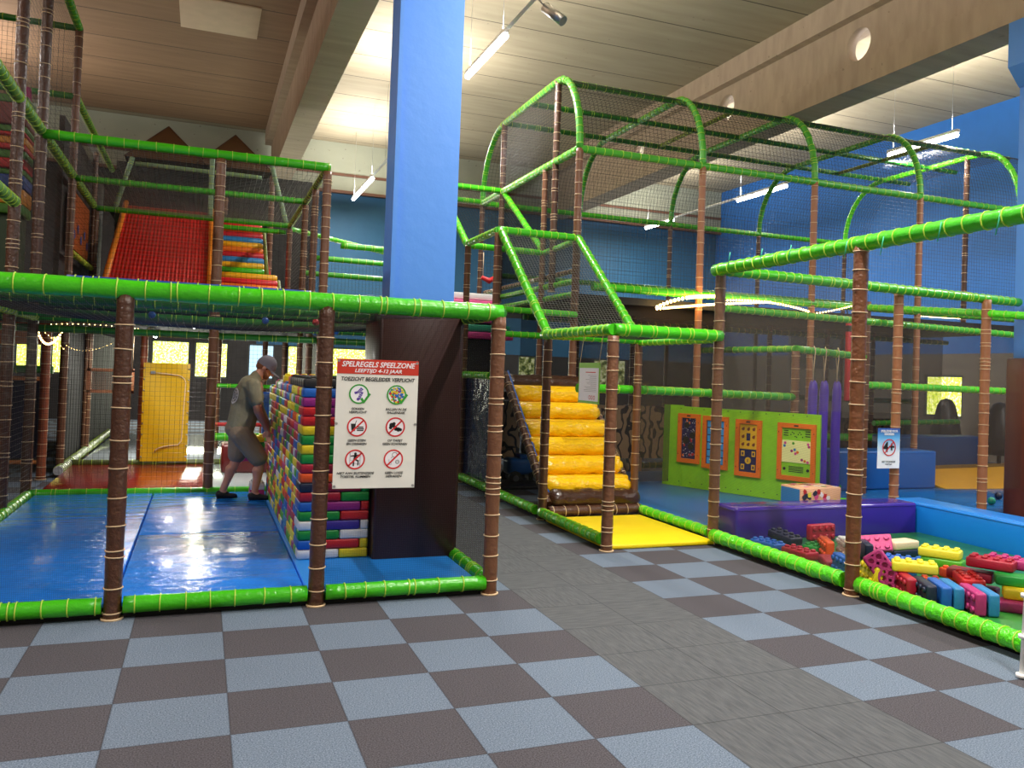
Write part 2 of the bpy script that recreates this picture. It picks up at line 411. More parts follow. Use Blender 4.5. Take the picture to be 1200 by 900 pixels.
# steel-blue columns with padded brown sleeves
BLUEC = mat('column_blue', '#4c8ade', .45, .12, 10)
b = MB(); b.box(1.72, 2.245, 2.92, 3.3, 0, 6.42); b.box(1.70, 1.74, 2.88, 2.92, 0, 6.42)
struct(b.build('support_column', BLUEC))
b = MB(); b.box(9.78, 10.4, 3.4, 3.8, 0, 6.3)
b.prism([(9.56, 5.64), (9.76, 5.42), (10.5, 5.42), (10.6, 5.6), (10.6, 6.2), (9.56, 6.2)], 3.4, 3.8)
struct(b.build('support_column', BLUEC))
PADB = mat('brown_pad_vinyl', '#3a1a15', .38, .35, 2.2, .15, stretch=(1, 1, .5))
t = empty('column_pad', (1.95, 3.2, 0), 0, 'tall dark brown vinyl pad wrapped around the blue column behind the rules banner', 'pad')
MB().rbox(1.63, 2.31, 2.83, 3.52, .0, 2.12, .025).build('cover', PADB, t)
MB().rbox(2.318, 2.352, 2.95, 3.5, .02, 2.12, .012).build('closing_flap', PADB, t)
t = empty('column_pad', (10.1, 3.6, 0), 0, 'dark reddish brown pad around the column at the right edge', 'pad')
MB().rbox(9.70, 10.5, 3.36, 3.84, 0, 2.0, .025).build('cover', mat('redbrown_pad', '#5e2c20', .4, .3, 3), t)
MB().ball((9.78, 3.35, 1.93), .022).build('button', mat('yellow_button', '#f2a516', .4), t)
# plain closed ceiling hatch
struct(MB().rbox(-.31, 1.07, 12.1, 13.65, ZC-.03, ZC, .008).build('trim_1', mat('pale_hatch', '#cdb498', .7, var=.05)))

# ------------------------------------------------------------------ linear lamps
TUBE = mat('lit_tube', '#ffffff', .5, emit=14)
def lamp(x, y0, y1, z, label, group=None, p=150, color=(1, .965, .93)):
    t = empty('linear_lamp', (x, (y0+y1)/2, z), 0, label, 'lamp', group)
    MB().rbox(x-.035, x+.035, y0, y1, z+.03, z+.09, .008).build('housing', WHITE, t)
    MB().tube([(x, y0+.03, z-.01), (x, y1-.03, z-.01)], .042, 12).build('tube', TUBE, t)
    area(t, (0, 0, -.06), .08, (y1-y0), p*.62, color)
    area(t, (0, 0, .13), .08, (y1-y0), p*.8, color, up=True)
    for yy in (y0+.15, y1-.15): MB().tube([(x, yy, z+.09), (x, yy, ZC)], .003, 5).build('hanging_wire', STEEL, t)
    return t
LZ = 6.2
lamp(3.99, 6.98, 8.83, LZ, 'lit white tube lamp beside the top of the blue column', p=170)
lamp(3.99, 16.7, 19.6, LZ, 'lit lamp hanging far back to the left of the blue column', p=150)
lamp(12.86, 7.53, 9.24, LZ, 'lit tube lamp at the right near the blue side wall', p=150)
lamp(12.86, 12.37, 14.37, LZ, 'lit tube lamp seen through the netting of the arched tunnel', p=170)
g = 'tube lamps further along the lamp rows'
for xx, ys in ((3.99, (-4, .5, 12)), (12.86, (-3, 1.5, 17.5)), (-5, (-3, 3, 9, 15))):
    for q, yy in enumerate(ys): lamp(xx, yy, yy+1.7, LZ, 'tube lamp in the lamp row %s, %s' % ({3.99: 'over the aisle', 12.86: 'over the arched tunnel', -5: 'left of the tall tower'}[xx], ('nearest the entrance', 'next in the row', 'third in the row', 'last in the row')[q]), g, p=280 if yy < 3 else 165)
def track(pts, label):
    t = empty('lamp_track', pts[0], 0, label, 'lamp track')
    MB().tube(pts, .03, 4, 0, True, False).build('channel', WHITE, t)
    for p in pts[1:-1]: MB().tube([p, (p[0], p[1], ZC)], .004, 5).build('hanging_wire', STEEL, t)
    return t
track([(3.99, 2.3, LZ+.06), (3.99, 5.0, LZ+.06), (3.99, 6.9, LZ+.06)], 'white lamp track running from the tube lamp beside the blue column towards the viewer')
track([(3.99, 13.8, LZ+.06), (3.99, 15.2, LZ+.06), (3.99, 16.6, LZ+.06)], 'white lamp track with clips running to the far lamp left of the column')
track([(12.86, 14.45, LZ+.06), (12.86, 16, LZ+.06), (12.86, 17.4, LZ+.06)], 'pale lamp track ending before the blue back wall')
t = empty('spotlight', (4.2, 5.7, 6.0), 0, 'small metal cylinder spotlight by the lamp track at the top', 'spotlight')
MB().tube([(4.1, 5.85, 6.15), (4.27, 5.65, 5.93)], .065, 16).build('housing', STEEL, t)
MB().tube([(4.0, 5.85, 6.24), (4.12, 5.82, 6.12)], .012, 8).build('bracket', STEEL, t)

# ------------------------------------------------------------------ front left play cage
t = F1 = empty('play_cage', (0.5, 1.93, 0), 0, 'low front left play cage with green rails around the blue mat', 'play structure')
ZT = 2.03
for xx in (-2.6, -.13, 1.09, 2.31): post(t, xx, 1.93, 0, 2.0, .052, BROWN_DK if xx < 2 else BROWN, .17)
for yy in (4.37,): post(t, 2.31, yy, 0, 2.0, .04, BROWN_DK); post(t, -1.38, yy-1.2, 0, 2.0, .04, BROWN_DK)
rail(t, [(-2.9, 1.93, ZT), (2.33, 1.93, ZT)], .06, gap=.17)
rail(t, [(2.33, 1.95, ZT), (2.33, 6.78, ZT)], .045, GREEN_DK); rail(t, [(-1.38, 1.95, ZT), (-1.38, 6.7, ZT)], .045, GREEN_DK)
for yy, mm in ((3.15, None), (5.6, GREEN_DK), (6.78, GREEN_DK)): rail(t, [(-1.5, yy, ZT), (2.33, yy, ZT)], .04, mm or GREEN_DK)
rail(t, [(-.6, 3.0, ZT+.12), (1.1, 3.0, ZT+.12)], .04, mat('blue_vinyl_tube', '#1c3f9c', .4, .3, 20))
rail(t, [(-3, 6.9, ZT-.12), (2.33, 6.9, ZT-.12)], .04, GREEN_DK)
for a, c in (((-2.9, 1.93), (-.19, 1.93)), ((-.07, 1.93), (1.03, 1.93)), ((1.15, 1.93), (2.27, 1.93)), ((2.31, 2.0), (2.31, 6.7)), ((-1.38, 2.1), (-1.38, 6.7)), ((-1.38, 6.78), (2.3, 6.78))):
    rail(t, [(*a, .085), (*c, .085)], .052, GREEN, .16, 'kerb')
b = MB(); b.box(-2.9, 2.25, 1.96, 1.99, 0, .06); b.box(2.27, 2.29, 2, 6.7, 0, .06); b.build('gap_shade_strip', BLACK, t)  # black strips stand in for the dark gap beneath the kerbs
net(t, (-1.38, 1.95, ZT), (2.31, 1.95, ZT), (2.31, 6.78, ZT), (-1.38, 6.78, ZT), .06, sag=.12, name='roof_net')
fsheet(t, [(-2.6, 1.95, .1), (-.13, 1.95, .1), (-.13, 1.95, 1.98), (-2.6, 1.95, 1.98)], FN)
fsheet(t, [(1.09, 1.95, .1), (2.31, 1.95, .1), (2.31, 1.95, 1.98), (1.09, 1.95, 1.98)], FN)
fsheet(t, [(2.33, 1.95, .1), (2.33, 6.78, .1), (2.33, 6.78, 1.98), (2.33, 1.95, 1.98)], FN)
net(t, (-1.38, 2, .1), (-1.38, 6.78, .1), (-1.38, 6.78, 2), (-1.38, 2, 2), .055, .0014, name='side_net')
net(t, (-1.38, 6.8, .1), (.44, 6.8, .1), (.44, 6.8, 2), (-1.38, 6.8, 2), .055, .0014, name='back_net')
# play balls that ended up on the roof net
for u, v, cc in ((178, 369, 'blue'), (311, 376, 'blue'), (370, 378, 'red'), (369, 390, 'blue'), (394, 389, 'blue')):
    p = at(u, v, z=ZT-.02 if v > 380 else ZT+.0)
    o = MB().ball((0, 0, 0), .035).build('play_ball', FOAM[cc], None, p)
    tag(o, '%s play ball on the front cage roof net, %s' % (cc, {178: 'leftmost', 311: 'second from the left', 370: 'the only red one', 369: 'just under the red ball', 394: 'rightmost'}[u]), 'ball', 'play balls on the cage roof')
# mats
k = NT('wrinkled_blue_sheet'); k.b.inputs['Roughness'].default_value = .22; k.b.inputs['Coat Weight'].default_value = .3; k.b.inputs['Coat Roughness'].default_value = .12
k.b.inputs['Base Color'].default_value = (*srgb('#1c82f0'), 1)
n1 = k.noise(2.6, (.6, 2.2, 1), 6); n2 = k.noise(5, (1.2, .8, 1), 4); h = k.math('ADD', n1, k.math('MULTIPLY', n2, .35)); k.bump(h, .75, .06); SHEETB = k.m
MESHB = mat('blue_mesh_mat', '#1a86e4', .5, .3, 160)
def floor_mat(x0, x1, y0, y1, z1, m, label, z0=0.002, name='floor_mat', r=.012):
    o = MB().rbox(x0, x1, y0, y1, z0, z1, min(r, (z1-z0)*.45), 2).build(name, m)
    base_at(o, ((x0+x1)/2, (y0+y1)/2, z0)); tag(o, label, 'mat'); return o
floor_mat(-1.32, -.14, 2.0, 6.71, .085, SHEETB, 'wrinkled glossy blue mat on the left side of the front cage')
floor_mat(-.13, 1.03, 2.0, 4.2, .085, SHEETB, 'glossy blue mat in the front middle of the cage, left of the brick wall')
floor_mat(-.13, 1.03, 4.21, 6.71, .085, SHEETB, 'glossy blue mat the man is standing on')
floor_mat(1.04, 2.25, 2.0, 6.71, .085, MESHB, 'matt blue woven mat under the brick wall and the brown pad')
RW = mat('red_sheet', '#8e1512', .25, .5, 4, .3, stretch=(.5, 2, 1))
floor_mat(-1.32, .4, 6.86, 9.6, .085, RW, 'shiny red mat behind the blue mats below the yellow door flap')
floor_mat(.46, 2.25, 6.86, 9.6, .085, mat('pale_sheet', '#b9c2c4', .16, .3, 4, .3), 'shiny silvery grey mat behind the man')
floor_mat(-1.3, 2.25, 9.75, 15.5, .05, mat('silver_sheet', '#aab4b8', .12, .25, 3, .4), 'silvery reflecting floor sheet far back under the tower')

# rules banner
WB = mat('banner_white', '#e9e8df', .45, .25, 5); REDB = mat('banner_red', '#c8321e', .45); INK = mat('ink_black', '#141414', .6)
SGR = mat('sign_green', '#2f9a32', .5); SRD = mat('sign_red', '#d21f26', .5); SPU = mat('sock_purple', '#5a3fa0', .5); SWH = mat('sign_white', '#f2f0f4', .5)
Y0 = 1.868; BX0, BX1, BZ0, BZ1 = 1.16, 1.715, .785, 1.655
t = empty('rules_banner', (1.44, Y0, BZ0), 0, 'white banner with a red top strip listing the play rules in Dutch', 'sign')
b = MB(); NXB = 14
for i in range(NXB+1):
    for j in range(NXB+1):
        pass
def wavy(x0, x1, z0, z1, yb, amp, n=16):
    vs = []; fs = []
    for j in range(n+1):
        for i in range(n+1):
            u, v = i/n, j/n; xx, zz = x0+(x1-x0)*u, z0+(z1-z0)*v
            vs.append((xx, yb+amp*math.sin(5*u+7*v), zz))
    for j in range(n):
        for i in range(n): fs.append((j*(n+1)+i, j*(n+1)+i+1, (j+1)*(n+1)+i+1, (j+1)*(n+1)+i))
    k = len(vs); vs += [(a, c+.002, d) for a, c, d in vs]; fs += [tuple(q+k for q in f)[::-1] for f in fs]
    return vs, fs
b.add(*wavy(BX0, BX1, BZ0, BZ1, Y0, .0004)); b.build('sheet', WB, t)
SPL = BZ1-.1
MB().box(BX0, BX1, Y0-.0022, Y0-.0012, SPL, BZ1).build('header_strip', REDB, t)
TM = lambda xx, zz, l=.003: Matrix.Translation((xx, Y0-l, zz))@Matrix.Rotation(PI/2, 4, 'X')
cx = (BX0+BX1)/2
text('SPELREGELS SPEELZONE', .050, TM(cx, BZ1-.036), SWH, t, bold=.0010, shear=.25, width=.50)
text('LEEFTIJD 4-12 JAAR', .034, TM(cx, BZ1-.078), SWH, t, bold=.0007, shear=.25, width=.32)
text('TOEZICHT BEGELEIDER VERPLICHT', .036, TM(cx, BZ1-.135), INK, t, bold=.0007, shear=.2, width=.50)
for (dx, dz, s_, w_) in ((-.13, -.335, 'SOKKEN', .085), (-.13, -.358, 'VERPLICHT', .12), (.13, -.335, 'BALLEN IN DE', .145), (.13, -.358, 'BALLENBAK', .125), (-.13, -.548, 'GEEN ETEN', .12), (-.13, -.571, 'EN DRINKEN', .135),
                     (.13, -.548, 'OP TAPIJT', .105), (.13, -.571, 'GEEN SCHOENEN', .17), (-.13, -.768, 'NIET AAN BUITENZIJDE', .25), (-.13, -.791, 'TOESTEL KLIMMEN', .20), (.13, -.768, 'GEEN LOSSE', .125), (.13, -.791, 'SIERADEN', .11)):
    text(s_, .022, TM(cx+dx, BZ1+dz), INK, t, bold=.0003, shear=.2, width=w_)
def disc(b, cx_, cz, r, mi, y, n=28, r0=None, a0=0, a1=2*PI):
    n_ = n
    if r0 is None: b.add([(cx_+r*math.cos(2*PI*i/n), y, cz+r*math.sin(2*PI*i/n)) for i in range(n)], [tuple(range(n))], mi)
    else:
        vs = [(cx_+q*math.cos(2*PI*i/n), y, cz+q*math.sin(2*PI*i/n)) for q in (r0, r) for i in range(n)]
        b.add(vs, [(i, (i+1) % n, (i+1) % n+n, i+n) for i in range(n)], mi)
def bar(b, x0, z0, x1, z1, wd, mi, y):
    d = Vector((x1-x0, 0, z1-z0)).normalized(); q = Vector((-d.z, 0, d.x))*wd/2
    b.add([Vector((x0, y, z0))-q, Vector((x1, y, z1))-q, Vector((x1, y, z1))+q, Vector((x0, y, z0))+q], [(0, 1, 2, 3)], mi)
R = .067
PM = [SWH, SGR, SRD, INK, SPU, FOAM['yellow'], FOAM['blue'], FOAM['red'], FOAM['teal']]
def pict(dx, dz, kind):
    b = MB(); X, Z = cx+dx, BZ1+dz; y = Y0-.0018
    disc(b, X, Z, R, 0, y)
    ok = kind in ('sock', 'balls'); disc(b, X, Z, R, 1 if ok else 2, y-.0012, r0=R-.010)
    yy = y-.0006
    if kind == 'sock':
        bar(b, X+.02, Z+.038, X-.005, Z+.008, .022, 4, yy); bar(b, X-.005, Z+.012, X-.03, Z+.006, .016, 4, yy)
        bar(b, X+.02, Z+.015, X-.0, Z-.034, .02, 4, yy-.0002); disc(b, X-.005, Z-.035, .01, 4, yy)
        for q in range(4): bar(b, X+.008-.006*q, Z+.034-.008*q, X+.024-.006*q, Z+.022-.008*q, .002, 0, yy-.0004)
        for q in range(3): bar(b, X-.008+.005*q, Z-.02+.012*q, X+.014+.005*q, Z-.028+.012*q, .002, 0, yy-.0004)
    if kind == 'balls':
        rr = random.Random(3)
        for q in range(90):
            a, d = rr.uniform(0, 2*PI), math.sqrt(rr.random())*(R-.016); disc(b, X+d*math.cos(a), Z+d*math.sin(a), .008, rr.choice((5, 6, 7, 8, 5, 6)), yy-.00001*q, 8)
    if kind == 'food':
        b.add([(X-.042, yy, Z+.02), (X-.008, yy, Z+.02), (X-.013, yy, Z-.03), (X-.035, yy, Z-.03)], [(0, 1, 2, 3)], 3)
        bar(b, X-.012, Z+.02, X-.004, Z+.042, .004, 3, yy)
        for q, w_ in ((.0, .042), (-.011, .05), (-.022, .044)): bar(b, X+.022-w_/2, Z-.003+q, X+.022+w_/2, Z-.003+q, .008, 3, yy)
    if kind == 'shoe':
        for q, r_ in (((-.025, .012), .017), ((-.01, .022), .012), ((-.032, -.004), .012), ((.005, -.012), .014), ((.022, -.017), .015), ((.036, -.018), .011), ((-.004, .0), .012)): disc(b, X+q[0], Z+q[1], r_, 3, yy, 12)
    if kind == 'climb':
        disc(b, X+.002, Z+.038, .009, 3, yy, 12); bar(b, X+.004, Z+.03, X-.002, Z-.005, .02, 3, yy); bar(b, X-.03, Z+.022, X+.03, Z+.03, .008, 3, yy)
        bar(b, X-.008, Z-.005, X-.01, Z-.045, .01, 3, yy); bar(b, X+.004, Z-.002, X+.024, Z-.012, .01, 3, yy); bar(b, X+.022, Z-.01, X+.02, Z-.04, .008, 3, yy)
        for q in (-.034, .034): bar(b, X+q, Z-.045, X+q, Z+.045, .0025, 3, yy)
        for q in (-.03, -.005, .02): bar(b, X-.034, Z+q, X+.034, Z+q, .0015, 3, yy)
    if kind == 'jewel':
        disc(b, X+.008, Z+.03, .018, 3, yy, 20, r0=.015); disc(b, X+.028, Z-.018, .014, 3, yy, 20, r0=.011); disc(b, X+.028, Z-.018, .007, 3, yy, 16, r0=.005)
        bar(b, X-.008, Z+.018, X-.014, Z+.008, .003, 3, yy); disc(b, X-.02, Z-.03, .009, 3, yy, 16, r0=.0075); bar(b, X-.03, Z+.0, X-.028, Z-.03, .002, 3, yy)
    if ok:
        bar(b, X+.016, Z-.028, X+.036, Z-.058, .016, 1, y-.002); bar(b, X+.031, Z-.058, X+.074, Z+.004, .015, 1, y-.0022)
    else: bar(b, X-.044, Z-.044, X+.044, Z+.044, .011, 2, y-.0012)
    b.build('pictogram', PM, t)
for dx, dz, kk in ((-.125, -.235, 'sock'), (.13, -.235, 'balls'), (-.13, -.455, 'food'), (.13, -.455, 'shoe'), (-.135, -.675, 'climb'), (.125, -.675, 'jewel')): pict(dx, dz, kk)
for xx, zz in ((BX0+.012, BZ1-.015), (BX1-.012, BZ1-.015), (BX0+.012, BZ0+.015), (BX1-.012, BZ0+.015), (BX0+.01, 1.22), (BX1-.01, 1.22)):
    MB().tube([(xx, Y0+.004, zz), (xx, Y0-.004, zz)], .009, 10).tube([(xx, Y0-.003, zz), (xx+.012*(1 if xx > 1.4 else -1), Y0+.05, zz+.02)], .003, 5).build('eyelet_tie', STEEL, t)

# ------------------------------------------------------------------ foam bricks
BL, BW, BH = .318, .158, .0735
def brick_mesh(name, studs=True, holes=False, r=.017):
    b = MB(); nx, ny = 4, 2; hl, hw = BL/2, BW/2
    # outline with rounded corners, extruded with soft top and bottom edges
    ol = []
    for sx, sy, a0 in ((1, 1, 0), (-1, 1, PI/2), (-1, -1, PI), (1, -1, 1.5*PI)):
        for i in range(4):
            a = a0+PI/2*i/3; ol.append((sx*(hl-r)+r*math.cos(a), sy*(hw-r)+r*math.sin(a)))
    def ring(ins, z):
        out = []
        for X, Y in ol:
            d = math.hypot(X, Y); out.append((X-ins*(1 if X > 0 else -1), Y-ins*(1 if Y > 0 else -1), z))
        return out
    L = [ring(.012, 0), ring(.003, .005), ring(0, .014), ring(0, BH-.014), ring(.003, BH-.005), ring(.012, BH)]
    n = len(ol); vs = [p for rr in L for p in rr]
    fs = [(i*n+k, i*n+(k+1) % n, (i+1)*n+(k+1) % n, (i+1)*n+k) for i in range(len(L)-1) for k in range(n)]
    b.add(vs, fs, 0, True); b.add(L[-1], [tuple(range(n))])
    if not holes: b.add(L[0], [tuple(range(n))[::-1]])
    else:
        cw, ch = (BL-.024)/nx, (BW-.024)/ny; R_ = .022; q = 12
        for i in range(nx):
            for j in range(ny):
                X, Y = -hl+.012+cw*(i+.5), -hw+.012+ch*(j+.5); circ = [(X+R_*math.cos(2*PI*k/q), Y+R_*math.sin(2*PI*k/q), 0) for k in range(q)]
                def sqp(a):
                    c, s_ = math.cos(a), math.sin(a); kk = 1/max(abs(c), abs(s_)); return (X+cw/2*c*kk, Y+ch/2*s_*kk, 0)
                o = [sqp(2*PI*k/q) for k in range(q)]
                b.add(circ+o, [(k, (k+1) % q, (k+1) % q+q, k+q) for k in range(q)])
                dn = [(X_*1, Y_*1, .03) for X_, Y_, _ in circ]; b.add(circ+dn, [(k, (k+1) % q, (k+1) % q+q, k+q) for k in range(q)], 0, True); b.add(dn, [tuple(range(q))])
    if studs:
        for i in range(nx):
            for j in range(ny):
                X, Y = -hl+BL/nx*(i+.5), -hw+BW/ny*(j+.5)
                b.tube([(X, Y, BH-.002), (X, Y, BH+.012), (X, Y, BH+.017)], [.0235, .0225, .017], 12)
    me_o = b.build(name, FOAM['red']); me = me_o.data; bpy.data.objects.remove(me_o); return me
ME_P = brick_mesh('foam_brick', False); ME_S = brick_mesh('foam_brick_studded', True); ME_H = brick_mesh('foam_brick_hollow', True, True)
def brick(me, c, loc, rot=(0, 0, 0), label='', group=None):
    o = bpy.data.objects.new('foam_brick', me); col.objects.link(o); o.location = loc; o.rotation_euler = rot
    o.material_slots[0].link = 'OBJECT'; o.material_slots[0].material = FOAM[c]
    return tag(o, label, 'foam brick', group)
ordn = ['bottom', 'second', 'third', 'fourth', 'fifth', 'sixth', 'seventh', 'eighth', 'ninth', 'tenth', 'eleventh', 'twelfth', 'thirteenth', 'fourteenth', 'fifteenth', 'sixteenth', 'seventeenth', 'eighteenth', 'top']
cols_ = ['white', 'blue', 'green', 'white', 'green', 'blue', 'crimson', 'navy', 'orange', 'crimson', 'green', 'yellow', 'green', 'yellow', 'red', 'red', 'purple', 'blue', 'black']
second = ['yellow', 'red', 'white', 'violet', 'red', 'purple', 'green', 'maroon', 'green', 'maroon', 'orange', 'green', 'yellow', 'yellow', 'red', 'purple', 'maroon', 'navy', 'black']
rc = random.Random(11); pal = ['red', 'yellow', 'white', 'blue', 'green', 'magenta', 'orange', 'lime', 'purple', 'sky blue', 'yellow', 'crimson', 'lemon']
WX, WY, WZ = 1.065, 2.93, .087; G = 'foam bricks stacked into the wall'
stuff = []; NB = 0
for c in range(19):
    z = WZ+c*(BH+.0008); off = 0 if c % 2 == 0 else -BW*.0
    # front face: two long bricks side by side, joints staggered
    shift = 0 if c % 2 else -.13
    for d in range(22):
        y = WY+BW/2+d*(BW+.0015)
        cc = cols_[c] if d == 0 else rc.choice(pal)
        if c == 18 and d < 7: cc = 'black'
        if c >= 18 and d > 7: continue
        if c >= 17 and d > 16: continue
        me = ME_S if (c == 18 or (c == 17 and d > 7) or (c == 16 and d > 16)) else ME_P
        turned = c % 2 == 1 and c < 16      # every other course shows the long sides of bricks laid across
        if turned:
            if d % 2: continue
            y = WY+BL/2+(d//2)*(BL+.003); lo, rz = (WX+BW/2, y, z), PI/2
        else: lo, rz = (WX+BL/2, y, z), 0
        if d >= (16 if turned else 14): stuff.append((cc, me, lo, rz)); continue
        where = 'front end of the' if d == 0 else '%s back in the' % (ordn[d//2] if turned else ordn[d])
        brick(me, cc, lo, (0, 0, rz), '%s foam brick, %s %s course of the brick wall' % (cc, where, ordn[c]), G)
        NB += 1
    # the rest of the front face, up to the padded column
    me = ME_S if c == 18 else ME_P
    if c % 2 == 1 and c < 16:
        brick(me, second[c], (WX+BW+BL/2+.002, WY+BW/2, z), (0, 0, 0), '%s foam brick near the brown pad, %s course of the brick wall' % (second[c], ordn[c]), G)
        o = brick(me, second[c-1], (WX+BW+BL+.038, WY+BW/2, z), (0, 0, 0), '%s brick stub squeezed against the brown pad, %s course of the wall' % (second[c-1], ordn[c]), G); o.scale.x = .2
    else:
        o = brick(me, second[c], (WX+BL+BL*.36+.002, WY+BW/2, z), (0, 0, 0), '%s foam brick touching the brown pad, %s course of the brick wall' % (second[c], ordn[c]), G); o.scale.x = .71
# the far bricks of the wall, past the nearest ones, and the core that carries the green top bricks
for q in range(16):
    for d in (1.26, 1.42, 1.58): stuff.append((pal[(q*3) % 13], ME_P, (WX+BL*1.5+.002, WY+d, WZ+q*(BH+.0008)), 0))
b = MB(); slots = []
for cc, me, lo, rz in stuff:
    if cc not in slots: slots.append(cc)
    mi = slots.index(cc); Rz_ = Matrix.Rotation(rz, 3, 'Z'); b.add([Rz_@v.co+Vector(lo) for v in me.vertices], [tuple(p.vertices) for p in me.polygons], mi, False)
o = b.build('foam_brick_stack', [FOAM[c] for c in slots]); base_at(o, (WX+BL/2, WY+3, WZ))
tag(o, 'far end of the colourful brick wall beside the man, many small foam bricks', 'foam bricks', None, 'stuff')
# green and yellow bricks lying on top, and loose ones by the man
tz = WZ+19*(BH+.0008)
brick(ME_S, 'green', (WX+BL*1.5+.1, WY+1.5, tz-BH*1.0-.003), (0, 0, 0), 'green studded brick on top of the wall, behind the black ones', 'bricks lying on the wall top')
brick(ME_S, 'green', (WX+BL*1.5+.1, WY+1.335, tz-BH*1.0-.003), (0, 0, 0), 'green studded brick on the wall top, nearer to the black ones', 'bricks lying on the wall top')
for q in range(2): brick(ME_P, ('lime', 'green')[q], (WX+BL*1.5+.1, WY+1.42, tz-BH*(2+q)-.006), (0, 0, 0), '%s brick under the green bricks behind the black row, %s one' % (('lime', 'green')[q], ('upper', 'lower')[q]), 'bricks lying on the wall top')
brick(ME_S, 'yellow', (WX+.17, WY+1.90, tz-BH*1.0-.002), (0, 0, 0), 'yellow studded brick on top of the brick wall behind the black row')
for q, cc in enumerate(('magenta', 'white')): brick(ME_S if q else ME_P, cc, (.965, 6.42, .087+q*(BH+.001)), (0, 0, PI/2), {'magenta': 'magenta foam brick on the mat in front of the man\'s toes', 'white': 'white studded foam brick on the magenta one by the man\'s toes'}[cc])
for q, cc in enumerate(('magenta', 'blue', 'green', 'yellow')):
    brick(ME_S if q == 3 else ME_P, cc, (.90-.006*q, 6.62, .087+(5+q)*(BH+.0008)), (0, 0, 0), '%s foam brick jutting from the wall below the man\'s hand%s' % (cc, ', on top' if cc == 'yellow' else ''), 'bricks stepped up at the man\'s hand')

# ------------------------------------------------------------------ the man
def remesh(name, prims, voxel, m, parent, smooth=4, cuts=None):
    b = MB()
    for p in prims:
        if p[0] == 'c':  # tapered capsule
            _, A, B, ra, rb = p[:5]; A, B = Vector(A), Vector(B); n = 6
            pts = []; rs = []; d = (B-A); L = max(d.length, 1e-5); u = d/L
            for i in range(5):
                t_ = PI/2*(1-i/5); pts.append(A-u*ra*math.sin(t_)); rs.append(max(.0008, ra*math.cos(t_)))
            pts.append(A); rs.append(ra); pts.append(B); rs.append(rb)
            for i in range(1, 6):
                t_ = PI/2*i/5; pts.append(B+u*rb*math.sin(t_)); rs.append(max(.0008, rb*math.cos(t_)))
            b.tube(pts, rs, 14)
        elif p[0] == 'e': b.ball(p[1], 1, 0, 16, p[2], p[3] if len(p) > 3 else None)
    me = bpy.data.meshes.new(name); me.from_pydata(b.v, [], b.f); me.update()
    o = bpy.data.objects.new('tmp', me); col.objects.link(o)
    md = o.modifiers.new('r', 'REMESH'); md.mode = 'VOXEL'; md.voxel_size = voxel; md.use_smooth_shade = True
    sm = o.modifiers.new('s', 'SMOOTH'); sm.factor = .5; sm.iterations = smooth
    dg = bpy.context.evaluated_depsgraph_get(); me2 = bpy.data.meshes.new_from_object(o.evaluated_get(dg)); bpy.data.objects.remove(o)
    me2.name = name; me2.materials.clear(); me2.materials.append(m)
    q = bpy.data.objects.new(name, me2); col.objects.link(q)
    for p in me2.polygons: p.use_smooth = True
    if parent is not None: q.parent = parent; me2.transform(Matrix.Translation(-parent.location))
    return q
MX, MY = .0, 6.1
SKIN = mat('skin', '#c98d74', .5, .15, 40, var=.08, vscale=9)
def H(u, v, dy=0): # man's points on the plane y = MY
    return at(u, v, y=MY)+Vector((0, dy, 0))
neck = H(303, 436); head = H(312, 430); sh = H(297, 449); hip = H(282, 500)
shN, shF = H(296, 451, -.17), H(299, 449, .17)
elN, wrN = H(301, 481, -.24), H(312, 503, -.14)
elF, wrF = H(306, 478, .2), H(315, 498, .12)
hpN, hpF = H(283, 505, -.09), H(283, 505, .09)
knN, anN = H(305, 540, -.09), H(298, 575, -.06)
knF, anF = H(277, 540, .1), H(261, 577, .12)
man = empty('person', (float(H(285, 580).x), MY, .087), 0, 'man in a grey cap, olive t-shirt and khaki shorts bending over the foam brick wall', 'person')
P = []
P += [('c', knN+(hpN-knN)*.95, knN, .085, .058), ('c', knN, anN, .056, .036), ('c', hpF, knF, .085, .058), ('c', knF, anF, .056, .036)]
for kn, an in ((knN, anN), (knF, anF)):
    calf = kn.lerp(an, .3)+Vector((-.018, 0, 0)); P.append(('c', calf, kn.lerp(an, .5)+Vector((-.008, 0, 0)), .055, .044))
P += [('e', hip+Vector((0, 0, 0)), (.13, .16, .13)), ('c', hip, sh+Vector((-.03, 0, -.06)), .13, .14), ('e', sh+Vector((-.03, 0, -.03)), (.11, .19, .12))]
P += [('c', shN, elN, .055, .045), ('c', elN, wrN, .044, .028), ('c', shF, elF, .055, .045), ('c', elF, wrF, .044, .028)]
P += [('c', sh+Vector((0, 0, .02)), head+Vector((-.03, 0, -.03)), .062, .058)]
hd = Matrix.Rotation(.62, 3, 'Y')  # head bowed towards the bricks
P += [('e', head+Vector((-.005, 0, .012)), (.098, .078, .105), hd), ('e', head+hd@Vector((.035, 0, -.06)), (.062, .055, .06), hd), ('c', head+hd@Vector((.092, 0, -.01)), head+hd@Vector((.112, 0, -.038)), .010, .015),
      ('e', head+hd@Vector((.07, 0, -.105)), (.03, .03, .022), hd), ('e', head+hd@Vector((.085, 0, .012)), (.02, .05, .012), hd), ('c', head+hd@Vector((.088, -.018, -.070)), head+hd@Vector((.088, .018, -.070)), .010, .010)]
for s_ in (-1, 1): P.append(('e', head+hd@Vector((-.012, .080*s_, -.02)), (.02, .012, .032), hd))
